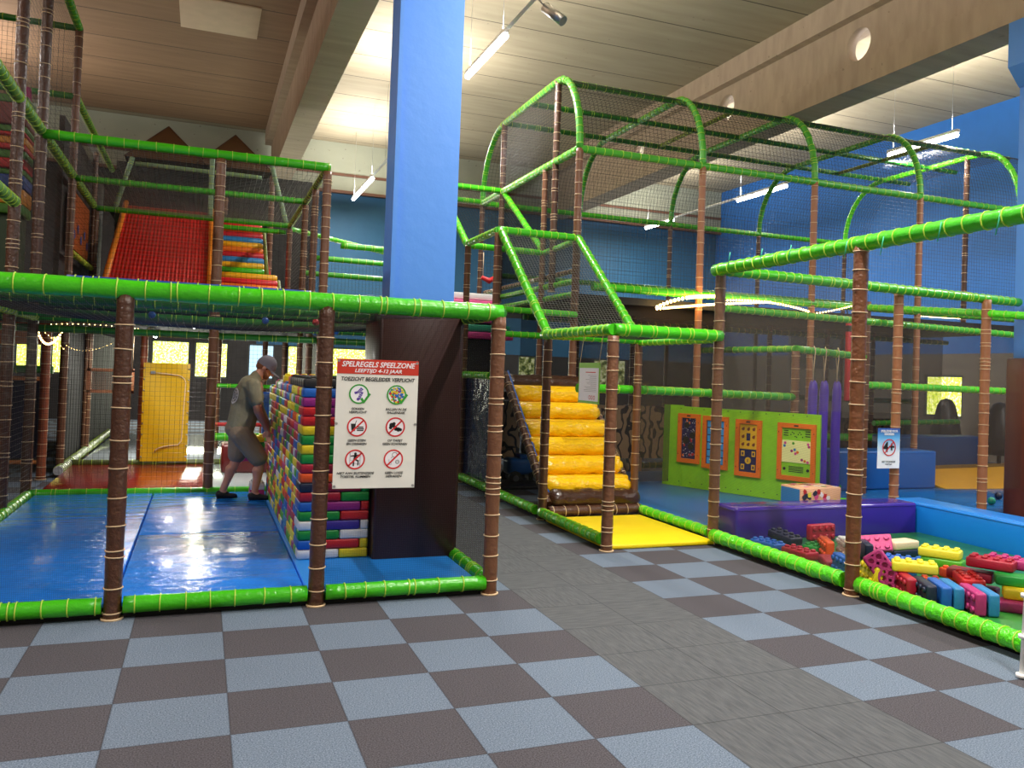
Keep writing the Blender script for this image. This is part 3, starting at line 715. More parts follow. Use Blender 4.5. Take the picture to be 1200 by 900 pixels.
def hand(wr, dirv, side, out):
    d = dirv.normalized(); palm = wr+d*.045; lat = side
    nrm = d.cross(lat).normalized()
    out.append(('c', wr, palm, .026, .030)); 
    for i, (o_, L) in enumerate(((-.033, .072), (-.011, .082), (.011, .078), (.032, .062))):
        a = palm+d*.022+lat*o_; k1 = a+d*L*.45+nrm*.004; k2 = k1+(d*.8+nrm*.6).normalized()*L*.32; k3 = k2+(d*.4+nrm*.9).normalized()*L*.26
        out.append(('c', palm+lat*o_*.7, a, .014, .0105)); out.append(('c', a, k1, .0105, .0095)); out.append(('c', k1, k2, .0095, .0088)); out.append(('c', k2, k3, .0088, .0078))
    th0 = wr+d*.02-lat*.026; th1 = th0+(d*.5-lat*.9).normalized()*.034; th2 = th1+(d*.9-lat*.1+nrm*.3).normalized()*.03
    out += [('c', th0, th1, .015, .0115), ('c', th1, th2, .0112, .0092)]
hand(wrN, Vector((.35, .1, -1)), Vector((.95, -.2, .3)).normalized(), P)
hand(wrF, Vector((.5, .1, -.8)), Vector((.85, .1, .5)).normalized(), P)
for an, sx in ((anN, 0), (anF, 0)): P.append(('c', an, Vector((an.x+.03, an.y, .087+.045)), .036, .036))
remesh('body', P, .0065, SKIN, man, 2)
SHIRT = mat('olive_cotton', '#858068', .9, .35, 14, dist=.03, var=.1); SHORT = mat('khaki_cotton', '#8a7a66', .9, .4, 12, dist=.03, var=.12)
Q = [('c', hip+Vector((0, -.03, .0)), sh+Vector((-.05, -.03, -.13)), .150, .158), ('c', hip+Vector((0, .03, .0)), sh+Vector((-.05, .03, -.13)), .150, .158), ('e', sh+Vector((-.035, 0, -.035)), (.125, .205, .125)),
     ('c', shN, shN.lerp(elN, .62), .078, .07), ('c', shF, shF.lerp(elF, .62), .078, .07), ('c', sh+Vector((-.01, 0, .0)), sh.lerp(neck, .6), .09, .07)]
remesh('t_shirt', Q, .009, SHIRT, man, 3)
Q = [('e', hip+Vector((-.01, 0, -.02)), (.158, .178, .13)), ('c', hpN+Vector((-.01, 0, -.02)), hpN.lerp(knN, .86), .125, .102), ('c', hpF+Vector((-.01, 0, -.02)), hpF.lerp(knF, .8), .125, .102)]
remesh('shorts', Q, .009, SHORT, man, 3)
for kn, an in ((knN, anN), (knF, anF)):
    fx_ = Vector((an.x, an.y, .087)); dr = Vector((1, -.15, 0))
    remesh('shoe', [('c', fx_+Vector((-.03, 0, .045)), fx_+Vector((.03, 0, .04)), .043, .042), ('c', fx_+Vector((0, 0, .035)), fx_+dr*.13+Vector((0, 0, .027)), .036, .026), ('c', fx_+Vector((-.035, 0, .018)), fx_+dr*.15+Vector((0, 0, .012)), .03, .012)], .006, mat('black_slip_on', '#121316', .7), man, 3)
CAP = mat('grey_cap', '#75727c', .9, .2, 60)
b = MB(); vs = []; fs = []; n = 20
for i in range(9):
    t_ = PI/2*i/8*1.12
    for q in range(n):
        a = 2*PI*q/n; vs.append(head+hd@Vector((-.006+.112*math.sin(t_)*math.cos(a), .092*math.sin(t_)*math.sin(a), .012+.122*math.cos(t_))))
for i in range(8):
    for q in range(n): fs.append((i*n+q, (i+1)*n+q, (i+1)*n+(q+1) % n, i*n+(q+1) % n))
b.add(vs, fs, 0, True)
br = []; nb = 12
for i in range(nb+1):
    a = -1.15+2.3*i/nb
    br.append(head+hd@Vector((-.006+.107*math.cos(a), .09*math.sin(a), .0)))
for i in range(nb+1):
    a = -1.15+2.3*i/nb
    br.append(head+hd@Vector((.02+.165*math.cos(a), .085*math.sin(a), -.004-.02*abs(math.sin(a)))))
th_ = hd@Vector((0, 0, -.006)); nn = len(br)
b.add(br+[v+th_ for v in br], [(i, i+1, i+nb+2, i+nb+1) for i in range(nb)]+[(i+nn, i+nb+1+nn, i+nb+2+nn, i+1+nn) for i in range(nb)]+[(i+nb+1, i+nb+2, i+nb+2+nn, i+nb+1+nn) for i in range(nb)], 0, True)
cp_ = b.build('cap', CAP, man); MB().ball(head+hd@Vector((-.006, 0, .136)), .009).build('button', CAP, cp_)
HAIR = mat('reddish_hair', '#7c4a2c', .8, .5, 90)
remesh('hair', [('e', head+hd@Vector((-.02, 0, -.005)), (.094, .085, .062), hd), ('e', head+hd@Vector((-.045, 0, -.035)), (.06, .07, .045), hd)], .007, HAIR, man, 2)
remesh('beard', [('e', head+hd@Vector((.052, 0, -.088)), (.05, .052, .038), hd), ('c', head+hd@Vector((.02, -.062, -.055)), head+hd@Vector((.055, -.045, -.085)), .016, .02), ('c', head+hd@Vector((.02, .062, -.055)), head+hd@Vector((.055, .045, -.085)), .016, .02)], .006, HAIR, man, 2)
# round print on the back of the shirt
pr_ = mat('pale_shirt_print', '#efe6da', .9); back = hip.lerp(sh, .66)+Vector((-.168, -.08, .03)); nv = Vector((-.78, -.62, .12)).normalized(); uu = nv.cross(Vector((0, 0, 1))).normalized(); vv = uu.cross(nv)
b = MB()
for r0, r1 in ((.068, .086), (.040, .054), (.010, .028)):
    n = 32; b.add([back+nv*.012+(uu*math.cos(2*PI*i/n)+vv*math.sin(2*PI*i/n)*1.1)*q for q in (r0, r1) for i in range(n)], [(i, (i+1) % n, (i+1) % n+n, i+n) for i in range(n)])
for i in range(10):
    a = 2*PI*i/10; d = uu*math.cos(a)+vv*math.sin(a)*1.1; s2 = uu*-math.sin(a)+vv*math.cos(a)
    b.add([back+nv*.012+d*.055-s2*.006, back+nv*.012+d*.055+s2*.006, back+nv*.012+d*.067+s2*.006, back+nv*.012+d*.067-s2*.006], [(0, 1, 2, 3)])
o_print = b.build('shirt_print', pr_, man)
sw = o_print.modifiers.new('on_shirt', 'SHRINKWRAP'); sw.target = [c for c in man.children if c.name.startswith('t_shirt')][0]; sw.wrap_mode = 'ABOVE_SURFACE'; sw.offset = .003; sw.wrap_method = 'PROJECT'; sw.use_negative_direction = True; sw.use_positive_direction = True; sw.wrap_method = 'NEAREST_SURFACEPOINT'

# ------------------------------------------------------------------ climbing tower behind the cage, red slide and roller ramp
t = F2 = empty('climbing_tower', (.15, 6.8, 0), 0, 'two-storey climbing tower with a netted roof behind the man, red slide inside', 'play structure')
for xx, yy, z1, r in ((.44, 6.8, 4.0, .055), (1.67, 6.8, 4.0, .052), (1.67, 8.0, 4.0, .045), (1.67, 9.22, 4.0, .045), (1.67, 11.66, 4.0, .045), (-.47, 9.75, 1.98, .05), (.44, 9.75, 4.0, .045), (1.4, 12.6, 5.1, .05), (.6, 12.6, 4.6, .05), (-1.38, 11.66, 4.0, .04)):
    post(t, xx, yy, 0, z1, r, RUST if (xx, yy) == (-.47, 9.75) else BROWN, .15)
Z4 = 4.05
rail(t, [(-1.4, 6.8, Z4), (1.7, 6.8, Z4)], .055, gap=.16)
for yy, mm in ((9.22, GREEN), (11.66, GREEN)): rail(t, [(-1.38, yy, Z4), (1.67, yy, Z4)], .045, mm)
rail(t, [(1.67, 6.8, Z4), (1.67, 11.66, Z4)], .04, mat('rusty_green_tube', '#6f7a2a', .5, .3, 20))
rail(t, [(.44, 11.66, Z4-.12), (1.6, 11.66, Z4-.12)], .04)
rail(t, [(1.67, 11.66, Z4-.05), (4.6, 14.5, Z4-.05)], .045, LIME)
PALEG = mat('pale_green_tube', '#7fa07a', .5, .2, 20)
for a, c in (((.35, 11.66, 4.05), (.35, 11.66, 5.2)), ((1.3, 11.66, 5.15), (1.6, 11.66, 4.1)), ((-.9, 11.9, 5.0), (-1.15, 11.9, 4.05)), ((-.9, 12.4, 5.0), (1.2, 12.4, 5.0))): rail(t, [a, c], .04, PALEG)
b = MB(); b.box(-1.4, 2.28, 6.86, 15.6, 2.1, 2.2); b.build('upper_floor', BLACK, t)
rail(t, [(-1.38, 6.85, 2.2), (2.3, 6.85, 2.2)], .045, GREEN_DK, name='edge_tube')
net(t, (-1.38, 6.8, Z4), (1.67, 6.8, Z4), (1.67, 11.66, Z4), (-1.38, 11.66, Z4), .065, .0022, NETG, .12, 'roof_net')
net(t, (-1.38, 6.82, 2.2), (1.67, 6.82, 2.2), (1.67, 6.82, Z4), (-1.38, 6.82, Z4), .06, .0015, name='front_net')
net(t, (1.67, 6.82, 2.2), (1.67, 11.66, 2.2), (1.67, 11.66, Z4), (1.67, 6.82, Z4), .06, .0015, name='side_net')
for y_ in (9.78,): net(t, (-.4, y_, .1), (.44, y_, .1), (.44, y_, 2.1), (-.4, y_, 2.1), .06, .0016, name='lower_net'); net(t, (.5, y_, .1), (2.25, y_, .1), (2.25, y_, 2.1), (.5, y_, 2.1), .06, .0016, name='lower_net')
rail(t, [(.5, 9.7, .48), (2.2, 9.7, .48)], .06, GREEN); rail(t, [(.5, 9.72, 1.25), (2.2, 9.72, 1.25)], .03, GREEN)
rail(t, [(-1.35, 9.7, .1), (2.2, 9.7, .1)], .05, mat('olive_tube', '#4f5a1c', .5, .3, 20), name='kerb')
rail(t, [(.5, 10.1, .64), (2.2, 10.1, .64)], .03, FOAM['red'])
b = MB(); b.box(-1.35, 2.3, 14.2, 14.3, 2.2, 5.4); b.build('dark_back_panel', mat('dark_netted_cloth', '#2c2a28', .8, .4, 10, var=.4, vscale=6), t)
b = MB(); b.box(2.2, 2.26, 10.5, 14.2, .1, 2.1); b.build('dark_side_panel', BLACK, t)
# brown pointed roofs on the back panel
for cx_, cz, hw, lab in ((-.47, 6.2, .62, 'left'), (.77, 6.2, .62, 'right')):
    tt = empty('roof_peak', (cx_, 14.2, 5.4), 0, 'brown pointed roof on top of the climbing tower, the %s one of two' % lab, 'roof')
    b = MB(); ap = Vector((cx_, 14.3, cz)); bs = [Vector((cx_+sx*hw*1.15, 14.3+sy*.6, 5.4)) for sx, sy in ((-1, -1), (1, -1), (1, 1), (-1, 1))]
    b.add(bs+[ap], [(0, 1, 4), (1, 2, 4), (2, 3, 4), (3, 0, 4), (3, 2, 1, 0)]); b.build('canopy', mat('brown_canopy', '#5a3b1d', .7, .2, 6, var=.1), tt)
    b = MB(); 
    for q in bs: b.tube([q, ap], .012, 6)
    b.build('hip_seams', BROWN_DK, tt)
# slide
k = NT('red_dimpled_slide'); x = k.xyz(); k.b.inputs['Roughness'].default_value = .35
hh = k.math('ADD', k.math('SINE', k.math('MULTIPLY', x[0], 2*PI/.055)), k.math('MULTIPLY', k.math('SINE', k.math('MULTIPLY', x[1], 2*PI/.11)), .5))
k.l(k.mix(k.math('MULTIPLY', k.math('ADD', hh, 1.5), .2), srgb('#b3101a'), srgb('#e62a24')), k.b.inputs['Base Color']); k.bump(hh, .5, .02); REDS = k.m
t = empty('slide', (-.35, 9.5, 2.2), 0, 'wide red slide with orange side strips on the upper floor', 'slide')
ys, yt, zs, zt = 9.6, 12.5, 2.22, 4.28
b = MB(); b.prism([(0, 0), (1, 0), (1, .1)], 0, 1) if False else None
vs = [(-1.08, ys, zs), (.34, ys, zs), (.34, yt, zt), (-1.0, yt, zt)]
b.add([(x_, y_, z_) for x_, y_, z_ in vs]+[(x_, y_+.02, z_-.08) for x_, y_, z_ in vs], [(0, 1, 2, 3), (7, 6, 5, 4), (0, 4, 5, 1), (1, 5, 6, 2), (2, 6, 7, 3), (3, 7, 4, 0)]); b.build('slide_bed', REDS, t)
ORV = mat('orange_vinyl', '#e8861a', .45, .3, 20)
for x0, x1 in ((-1.1, -1.02), (.38, .38)): MB().tube([(x0, ys, zs+.05), (x1, yt, zt+.05)], .045, 8).build('side_strip', ORV, t)
MB().box(-1.3, 1.35, 12.5, 14.15, 4.18, 4.28).build('landing', BLACK, t)
t = empty('roller_ramp', (.95, 9.6, 2.2), 0, 'climbing ramp of stacked red, orange, yellow and blue rollers beside the red slide', 'climbing ramp')
seq = ['red', 'yellow', 'red', 'crimson', 'blue', 'orange', 'red', 'yellow', 'lime', 'yellow', 'blue', 'red', 'orange', 'yellow', 'blue', 'red', 'orange', 'red']
PV = {'red': mat('red_roller', '#d8202a', .4, .3, 20), 'yellow': mat('yellow_roller', '#f2b416', .4, .3, 20), 'crimson': FOAM['crimson'], 'blue': mat('blue_roller', '#2f86c9', .4, .3, 20), 'orange': mat('orange_roller', '#ee7a1c', .4, .3, 20), 'lime': GREEN}
for i, cc in enumerate(seq):
    f = i/(len(seq)-1); yy = 9.9+2.1*f; zz = 2.3+1.72*f; low = i < 8
    x1 = 1.42 if low else 1.22
    MB().tube([(.53, yy, zz), (.56, yy, zz), (x1-.03, yy, zz), (x1, yy, zz)], [.045, .062, .062, .045], 14).build('roller', PV[cc], t)
for x0, x1, f0, f1 in ((1.47, 1.44, 0, .42), (1.27, 1.25, .42, 1)): MB().tube([(x0, 9.9+2.1*f0, 2.25+1.72*f0), (x1, 9.9+2.1*f1, 2.25+1.72*f1)], .035, 8).build('side_tube', mat('rusty_green_tube', '#6f7a2a', .5, .3, 20), t)
MB().add([(.5, 9.92, 2.2), (1.42, 9.92, 2.2), (1.24, 12.1, 4.0), (.5, 12.1, 4.0), (.5, 12.3, 2.2), (1.42, 12.3, 2.2)], [(0, 1, 2, 3), (0, 3, 4), (1, 5, 2), (3, 2, 5, 4), (0, 4, 5, 1)]).build('red_backing', PV['red'], t)
tl = empty('linear_lamp', (-.42, 11.0, 1.98), 0, 'small white tube lamp fixed under the tower floor above the yellow door flap', 'lamp')
MB().rbox(-.46, -.38, 10.2, 11.8, 2.02, 2.09, .008).build('housing', WHITE, tl); MB().tube([(-.42, 10.25, 1.99), (-.42, 11.75, 1.99)], .02, 10).build('tube', TUBE, tl)
area(tl, (0, 0, -.04), .06, 1.4, 45, (1, .97, .9))
tl = empty('linear_lamp', (.2, 8.0, 2.06), 0, 'added unseen tube lamp close under the tower floor just behind the green edge tubes', 'lamp')  # extra lamp added out of sight to brighten the yellow flap and the man
MB().rbox(.16, .24, 7.2, 8.8, 2.075, 2.1, .004).build('housing', WHITE, tl); MB().tube([(.2, 7.25, 2.06), (.2, 8.75, 2.06)], .015, 10).build('tube', TUBE, tl)
area(tl, (0, 0, -.03), .06, 1.4, 30, (1, .97, .9))
# yellow door flap
YV = mat('yellow_vinyl', '#d8ac08', .35, .35, 3.5, .2, stretch=(1, 1, .6))
t = empty('door_flap', (-.12, 9.6, .1), 0, 'hanging yellow vinyl door flap with a curved zip line behind the cage', 'door flap')
b = MB(); vs, fs = wavy(-.46, .165, .13, 1.56, 9.62, .012, 12); b.add(vs, fs, 0, True); fl = b.build('flap', YV, t)
pts = []
for i in range(28):
    f = i/27
    if f < .25: pts.append((-.34+.32*f/.25, 9.595, 1.42-.03*f/.25))
    elif f < .45: a = (f-.25)/.2*PI/2; pts.append((-.02+.13*math.sin(a), 9.595, 1.27+.12*math.cos(a)))
    elif f < .8: pts.append((.11-.03*(f-.45)/.35, 9.595, 1.27-.9*(f-.45)/.35))
    else: a = (f-.8)/.2*PI/2; pts.append((.08-.35*math.sin(a)*1.0, 9.595, .27+.1*math.cos(a)))
zp = MB().tube(pts, .008, 6).build('zip', TIE, fl); MB().box(-.36, -.3, 9.585, 9.6, 1.40, 1.44).build('zip_pull', STEEL, fl)
b = MB()
for q in range(9): b.ball((.15, 9.6, .2+q*.16), .012); b.ball((-.445, 9.6, .2+q*.16), .012)
b.build('eyelets', STEEL, t)
# things behind the man
o = MB().rbox(.62, 1.6, 8.5, 9.1, .087, .47, .03).build('padded_box', mat('dark_red_vinyl', '#5c1414', .4, .2, 10)); base_at(o, (1.1, 8.8, .087)); tag(o, 'dark red padded box behind the man\'s legs', 'block')
o = MB().rbox(1.2, 2.1, 10.2, 10.5, .7, 1.15, .03).rbox(1.25, 1.35, 10.25, 10.45, .05, .7, .01).rbox(1.95, 2.05, 10.25, 10.45, .05, .7, .01).build('blue_panel', mat('deep_blue_panel', '#0d4aa0', .4)); base_at(o, (1.65, 10.35, .05)); tag(o, 'dark blue panel seen between the man\'s face and the brick wall', 'panel')

# ------------------------------------------------------------------ tall left tower
t = F3 = empty('tall_tower', (-2.6, 6.8, 0), 0, 'tall netted play tower at the left edge rising out of the picture', 'play structure')
XT = -1.42
for yy, z1, r in ((5.59, 6.6, .055), (6.84, 6.6, .055), (9.22, 6.1, .05), (11.66, 4.95, .04)): post(t, XT, yy, 0, z1, r, BROWN_DK if yy < 7 else BROWN, .17)
for xx, yy in ((-3.6, 5.59), (-3.6, 9.22), (-2.5, 9.22), (-2.6, 6.84)): post(t, xx, yy, 0, 6.1, .045, BROWN_DK)
rail(t, [(XT, 2.6, 4.08), (XT, 6.84, 4.08), (XT, 11.66, 4.08)], .055, PALEG if False else mat('olive_green_tube', '#5f9a3a', .45, .3, 20))
rail(t, [(XT, 2.6, 3.08), (XT, 5.59, 3.08)], .055, mat('olive_green_tube', '#5f9a3a', .45, .3, 20))
rail(t, [(XT, 5.6, 6.1), (XT, 9.22, 6.1)], .05); rail(t, [(-4.5, 9.22, 6.1), (XT, 9.22, 6.1)], .045, GREEN_DK); rail(t, [(-4.5, 9.22, 5.16), (XT, 9.22, 5.16)], .045, GREEN_DK)
rail(t, [(XT, 9.3, 5.16), (XT, 14.2, 5.2)], .045, mat('olive_green_tube', '#5f9a3a', .45, .3, 20)); rail(t, [(XT, 9.22, 3.05), (XT, 11.66, 3.05)], .04, mat('yellowish_tube', '#a8a026', .5, .3, 20))
net(t, (XT, 5.59, 3.1), (XT, 9.22, 3.1), (XT, 9.22, 6.1), (XT, 5.59, 6.1), .06, .0015, name='side_net')
net(t, (XT, 2.6, 3.08), (XT, 5.59, 3.08), (XT, 5.59, 4.08), (XT, 2.6, 4.08), .06, .0015, name='side_net')
net(t, (-4.5, 9.24, 4.1), (XT, 9.24, 4.1), (XT, 9.24, 6.1), (-4.5, 9.24, 6.1), .06, .002, name='back_net')
net(t, (XT, 9.22, 2.2), (XT, 11.66, 2.2), (XT, 11.66, 5.0), (XT, 9.22, 5.0), .06, .0015, name='side_net')
net(t, (XT, 5.59, 2.2), (XT, 9.22, 2.2), (XT, 9.22, 3.1), (XT, 5.59, 3.1), .06, .0015, name='side_net')
b = MB(); b.box(-5, -1.48, 5.6, 15, 2.1, 2.2); b.build('upper_floor', BLACK, t)
b = MB(); b.box(-1.62, -1.55, 9.3, 14.2, 2.2, 4.9); b.build('grey_side_wall', mat('grey_brick_cloth', '#4a4440', .8, .3, 8, var=.25), t)
rail(t, [(-5, 5.9, 2.0), (XT, 5.9, 2.0)], .045, GREEN_DK)
# stepped climbing wall inside the tower
t = empty('climbing_steps', (-2.5, 7.9, 2.2), 0, 'red, orange and green padded climbing steps inside the tall left tower', 'climbing steps')
CLS = {'r': mat('red_step', '#a81c1c', .5, .2, 20), 'o': mat('orange_step', '#b8761c', .5, .2, 20), 'g': mat('green_step', '#3d6b1c', .5, .2, 20), 'd': mat('brick_red_step', '#6e2a20', .6, .3, 30), 'b': mat('blue_step', '#1c3a78', .5)}
rows = [(112, 122, 'g'), (122, 148, 'd'), (148, 156, 'g'), (156, 161, 'r'), (161, 170, 'o'), (170, 177, 'r'), (177, 187, 'g'), (187, 199, 'r'), (199, 206, 'g'), (206, 222, 'b'), (222, 240, 'o'), (240, 252, 'g')]
for i, (a, c, kk) in enumerate(rows):
    z1, z0 = at(30, a, y=7.9).z, at(30, c, y=7.9).z; MB().rbox(-4.2, -1.75, 7.9-.03*(i % 2), 8.4, z0, z1-.004, .02).build('step', CLS[kk], t)
MB().box(-4.2, -1.8, 7.95, 8.4, 2.2, at(30, 252, y=7.9).z).build('base_block', mat('dark_green_block', '#1e3314', .6), t)
o = MB().tube([(-2.0, 8.9, 4.4), (-2.0, 8.9, 5.1)], [.16, .1], 16).build('hanging_cone', FOAM['magenta']); base_at(o, (-2, 8.9, 4.4)); tag(o, 'magenta padded shape behind the left tower posts, under the roof net', 'padding')
t = empty('activity_panel', (-1.5, 10.4, 2.9), 0, 'orange panel with blue figures between two posts of the left tower', 'panel')
MB().box(-1.49, -1.45, 9.5, 11.4, 3.15, 3.95).build('board', mat('orange_board', '#c8641e', .5, var=.1), t)
b = MB()
for q in range(5): b.ball((-1.44, 9.8+.35*q, 3.35+.12*(q % 2)), .07, sc=(.1, 1, 1))
b.build('blue_figures', FOAM['blue'], t)
# dark slatted curtain along the left side with its silver kerb
SLAT = mat('dark_slat', '#191715', .8, .2, 10)
t = empty('strip_curtain', (-1.45, 12, 0), 0, 'dark slatted wall running back on the left of the red mat', 'wall screen')
for q in range(26): yy = 9.4+q*.3; MB().rbox(-1.50, -1.46, yy, yy+.27, .1, 2.05, .01).build('slat', SLAT, t)
rail(t, [(-1.38, 8.8, .1), (-1.38, 15.6, .1)], .06, mat('silver_tube', '#a8aab0', .25, .6, 25), name='kerb')
# pegboard basket frame on the slatted wall
t = empty('pegboard', (-1.0, 10.6, 1.1), 0, 'salmon framed mesh board hanging in front of the dark slats', 'board')
p0, p1 = at(101, 460, y=10.6), at(158, 433, y=10.6)
b = MB(); X0, X1, Z0, Z1 = p0.x, p1.x, p0.z, p1.z
for a in ((X0, X1, Z0, Z0+.045), (X0, X1, Z1-.045, Z1), (X0, X0+.045, Z0, Z1), (X1-.045, X1, Z0, Z1)): b.box(a[0], a[1], 10.58, 10.62, a[2], a[3])
b.build('frame', mat('salmon_frame', '#c98a68', .6, .4, 60), t)
net(t, (X0, 10.6, Z0), (X1, 10.6, Z0), (X1, 10.6, Z1), (X0, 10.6, Z1), .025, .003, mat('salmon_mesh', '#8a5a44', .7), name='mesh')
for xx in (X0+.03, X1-.03): MB().tube([(xx, 10.6, Z1), (xx, 10.6, 2.1)], .004, 5).build('cord', TIE, t)
# booth left of the curtain
t = empty('play_booth', (-2.6, 8.8, 0), 0, 'dark navy booth with an orange edge and green tube behind the left posts', 'booth')
MB().box(-3.4, -1.62, 9.0, 9.06, .25, 1.28).build('navy_panel', mat('navy_cloth', '#15183a', .6, .4, 4), t)
OE = mat('orange_edge', '#a8601c', .6, .6, 60)
for a, c in (((-3.4, 8.95, 1.3), (-1.6, 8.95, 1.3)), ((-1.6, 8.95, 1.3), (-1.62, 8.95, .2)), ((-3.4, 8.95, .2), (-1.6, 8.95, .2))): MB().tube([a, c], .03, 6).build('edge_tube', OE, t)
rail(t, [(-3.4, 8.9, 1.42), (-1.5, 8.9, 1.42)], .05, GREEN_DK)
post(t, -1.56, 8.7, .0, 1.95, .055, RUST)
MB().rbox(-3.4, -1.9, 7.2, 7.7, 0, .5, .03).build('maroon_seat', mat('maroon_vinyl', '#5a1430', .45), t)
MB().box(-3.4, -1.6, 9.4, 9.46, 1.75, 2.05).build('orange_valance', mat('orange_cloth', '#a85018', .7, .4, 10), t)
WARM = mat('warm_fairy_lights', '#ffcf78', .5, emit=16)
def fairy(name, pts, label, r=.012, beads=None):
    t = empty(name, pts[0], 0, label, 'fairy lights')
    MB().tube(pts, r*.5, 6).build('cable', mat('clear_cable', '#d8c890', .4), t)
    b = MB(); P_ = [Vector(p) for p in pts]
    L = 0
    for a, c in zip(P_, P_[1:]):
        n = max(1, int((c-a).length/.035))
        for i in range(n): b.ball(a.lerp(c, i/n), r, 0, 6)
    b.build('lights', WARM, t); return t
def arc(u0, v0, um, vm, u1, v1, y, n=16):
    out = []
    for i in range(n+1):
        f = i/n; u = (1-f)**2*u0+2*f*(1-f)*um+f*f*u1; v = (1-f)**2*v0+2*f*(1-f)*vm+f*f*v1
        p = at(u, v, y=y); out.append((p.x, p.y, p.z))
    return out
fairy('fairy_lights', arc(45, 390, 55, 419, 75, 385, 7.8), 'bright smile-shaped loop of warm fairy lights at the left', .014)
fairy('fairy_lights', arc(20, 367, 50, 385, 78, 412, 7.9), 'thin string of fairy lights running down to the bright loop', .005)
fairy('fairy_lights', arc(78, 405, 100, 420, 140, 398, 8.2), 'dim string of fairy lights sagging right of the bright loop', .003)
fairy('fairy_lights', arc(60, 380, 110, 378, 165, 386, 8.4), 'row of warm lights below the green tube at the left', .006)

# ------------------------------------------------------------------ slide enclosure in the middle
t = F4 = empty('slide_enclosure', (4.4, 4, 0), 0, 'green and brown frame with sloping net roofs around the yellow step climb', 'play structure')
for xx, yy, z1, r in ((3.82, 3.09, 1.97, .054), (3.85, 4.75, 2.0, .05), (5.03, 3.2, 2.68, .052), (5.06, 4.9, 2.0, .045), (3.82, 6.5, 3.4, .05), (3.82, 7.85, 3.4, .045), (3.82, 9.4, 4.7, .04), (5.04, 8.0, 4.7, .045)):
    post(t, xx, yy, 0, z1, r, BROWN if xx > 3.85 else BROWN_DK if yy in (4.75,) else BROWN)
for pts, r in (([(3.82, 4.8, 2.03), (3.82, 3.09, 2.03)], .052), ([(3.82, 3.09, 2.03), (5.03, 3.17, 2.03)], .056), ([(3.82, 4.82, 2.03), (5.06, 4.9, 2.03)], .045), ([(5.05, 3.3, 2.0), (5.06, 4.9, 2.0)], .035),
               ([(3.87, 4.82, 2.05), (3.85, 6.5, 3.44)], .052), ([(5.05, 4.9, 2.05), (5.05, 6.75, 3.5)], .052), ([(3.82, 6.5, 3.44), (5.05, 6.75, 3.48)], .052), ([(3.82, 6.5, 3.44), (3.82, 7.9, 3.44)], .045),
               ([(5.05, 6.75, 3.45), (5.05, 8, 3.42)], .04), ([(3.82, 7.9, 3.42), (5.05, 8.0, 3.42)], .045), ([(5.05, 10.0, 4.74), (5.05, 8.0, 3.44)], .05), ([(3.9, 10.0, 4.74), (3.85, 8.0, 3.44)], .05),
               ([(3.4, 10.0, 4.74), (5.05, 10.0, 4.74)], .05), ([(3.4, 11.1, 4.74), (5.05, 11.1, 4.74)], .045), ([(3.82, 6.5, 2.42), (5.05, 6.7, 2.42)], .04), ([(3.82, 6.5, 2.1), (4.5, 6.55, 2.1)], .04),
               ([(5.08, 6.8, 2.9), (5.08, 11.1, 2.9)], .04), ([(5.08, 6.8, 2.72), (5.08, 11.1, 2.72)], .04)):
    rail(t, pts, r, GREEN, .13)
rail(t, [(5.1, 6.9, 3.05), (5.1, 11, 3.05)], .035, BROWN_DK, t=TIE)
rail(t, [(2.4, 10.5, 3.62), (3.8, 10.6, 3.62)], .05); rail(t, [(2.0, 10.5, 3.38), (3.8, 10.6, 3.38)], .045); rail(t, [(1.8, 10.9, 3.16), (3.8, 11, 3.16)], .045)
net(t, (1.9, 10.92, 2.2), (3.8, 10.92, 2.2), (3.8, 10.92, 3.4), (1.9, 10.92, 3.4), .06, .0016, name='back_net')
net(t, (3.87, 4.82, 2.05), (5.05, 4.9, 2.05), (5.05, 6.75, 3.48), (3.85, 6.5, 3.44), .045, .0022, NETG, name='sloping_net')
net(t, (3.85, 8.0, 3.44), (5.05, 8.0, 3.44), (5.05, 10, 4.74), (3.9, 10, 4.74), .05, .0018, name='sloping_net')
net(t, (3.82, 3.09, 2.03), (5.03, 3.17, 2.03), (5.05, 4.9, 2.03), (3.82, 4.8, 2.03), .05, .0014, name='roof_net')
fsheet(t, [(3.83, 4.8, .15), (3.83, 6.5, .15), (3.83, 6.5, 3.4), (3.86, 4.8, 2.0)], FN)
fsheet(t, [(5.05, 4.9, 2.0), (5.05, 6.75, 2.0), (5.05, 6.75, 3.48)], FN)
fsheet(t, [(5.06, 3.2, .15), (5.06, 4.9, .15), (5.06, 4.9, 2.0), (5.06, 3.2, 2.0)], FNL)
fsheet(t, [(3.83, 6.5, 2.1), (5.05, 6.7, 2.1), (5.05, 6.7, 3.44), (3.83, 6.5, 3.44)], FN)
fsheet(t, [(5.07, 6.8, 3.1), (5.07, 10, 3.1), (5.07, 10, 4.7), (5.07, 6.8, 4.7)], FN2)
for a, c in (((3.82, 3.2), (3.82, 4.7)), ((3.82, 4.85), (3.82, 9.6)), ((5.06, 3.3), (5.06, 4.85))): rail(t, [(*a, .09), (*c, .09)], .05, LIME, .12, 'kerb')
MB().box(3.85, 3.87, 3.2, 9.6, 0, .06).build('gap_shade_strip', BLACK, t)  # black strip paints the shaded gap below the lime kerb
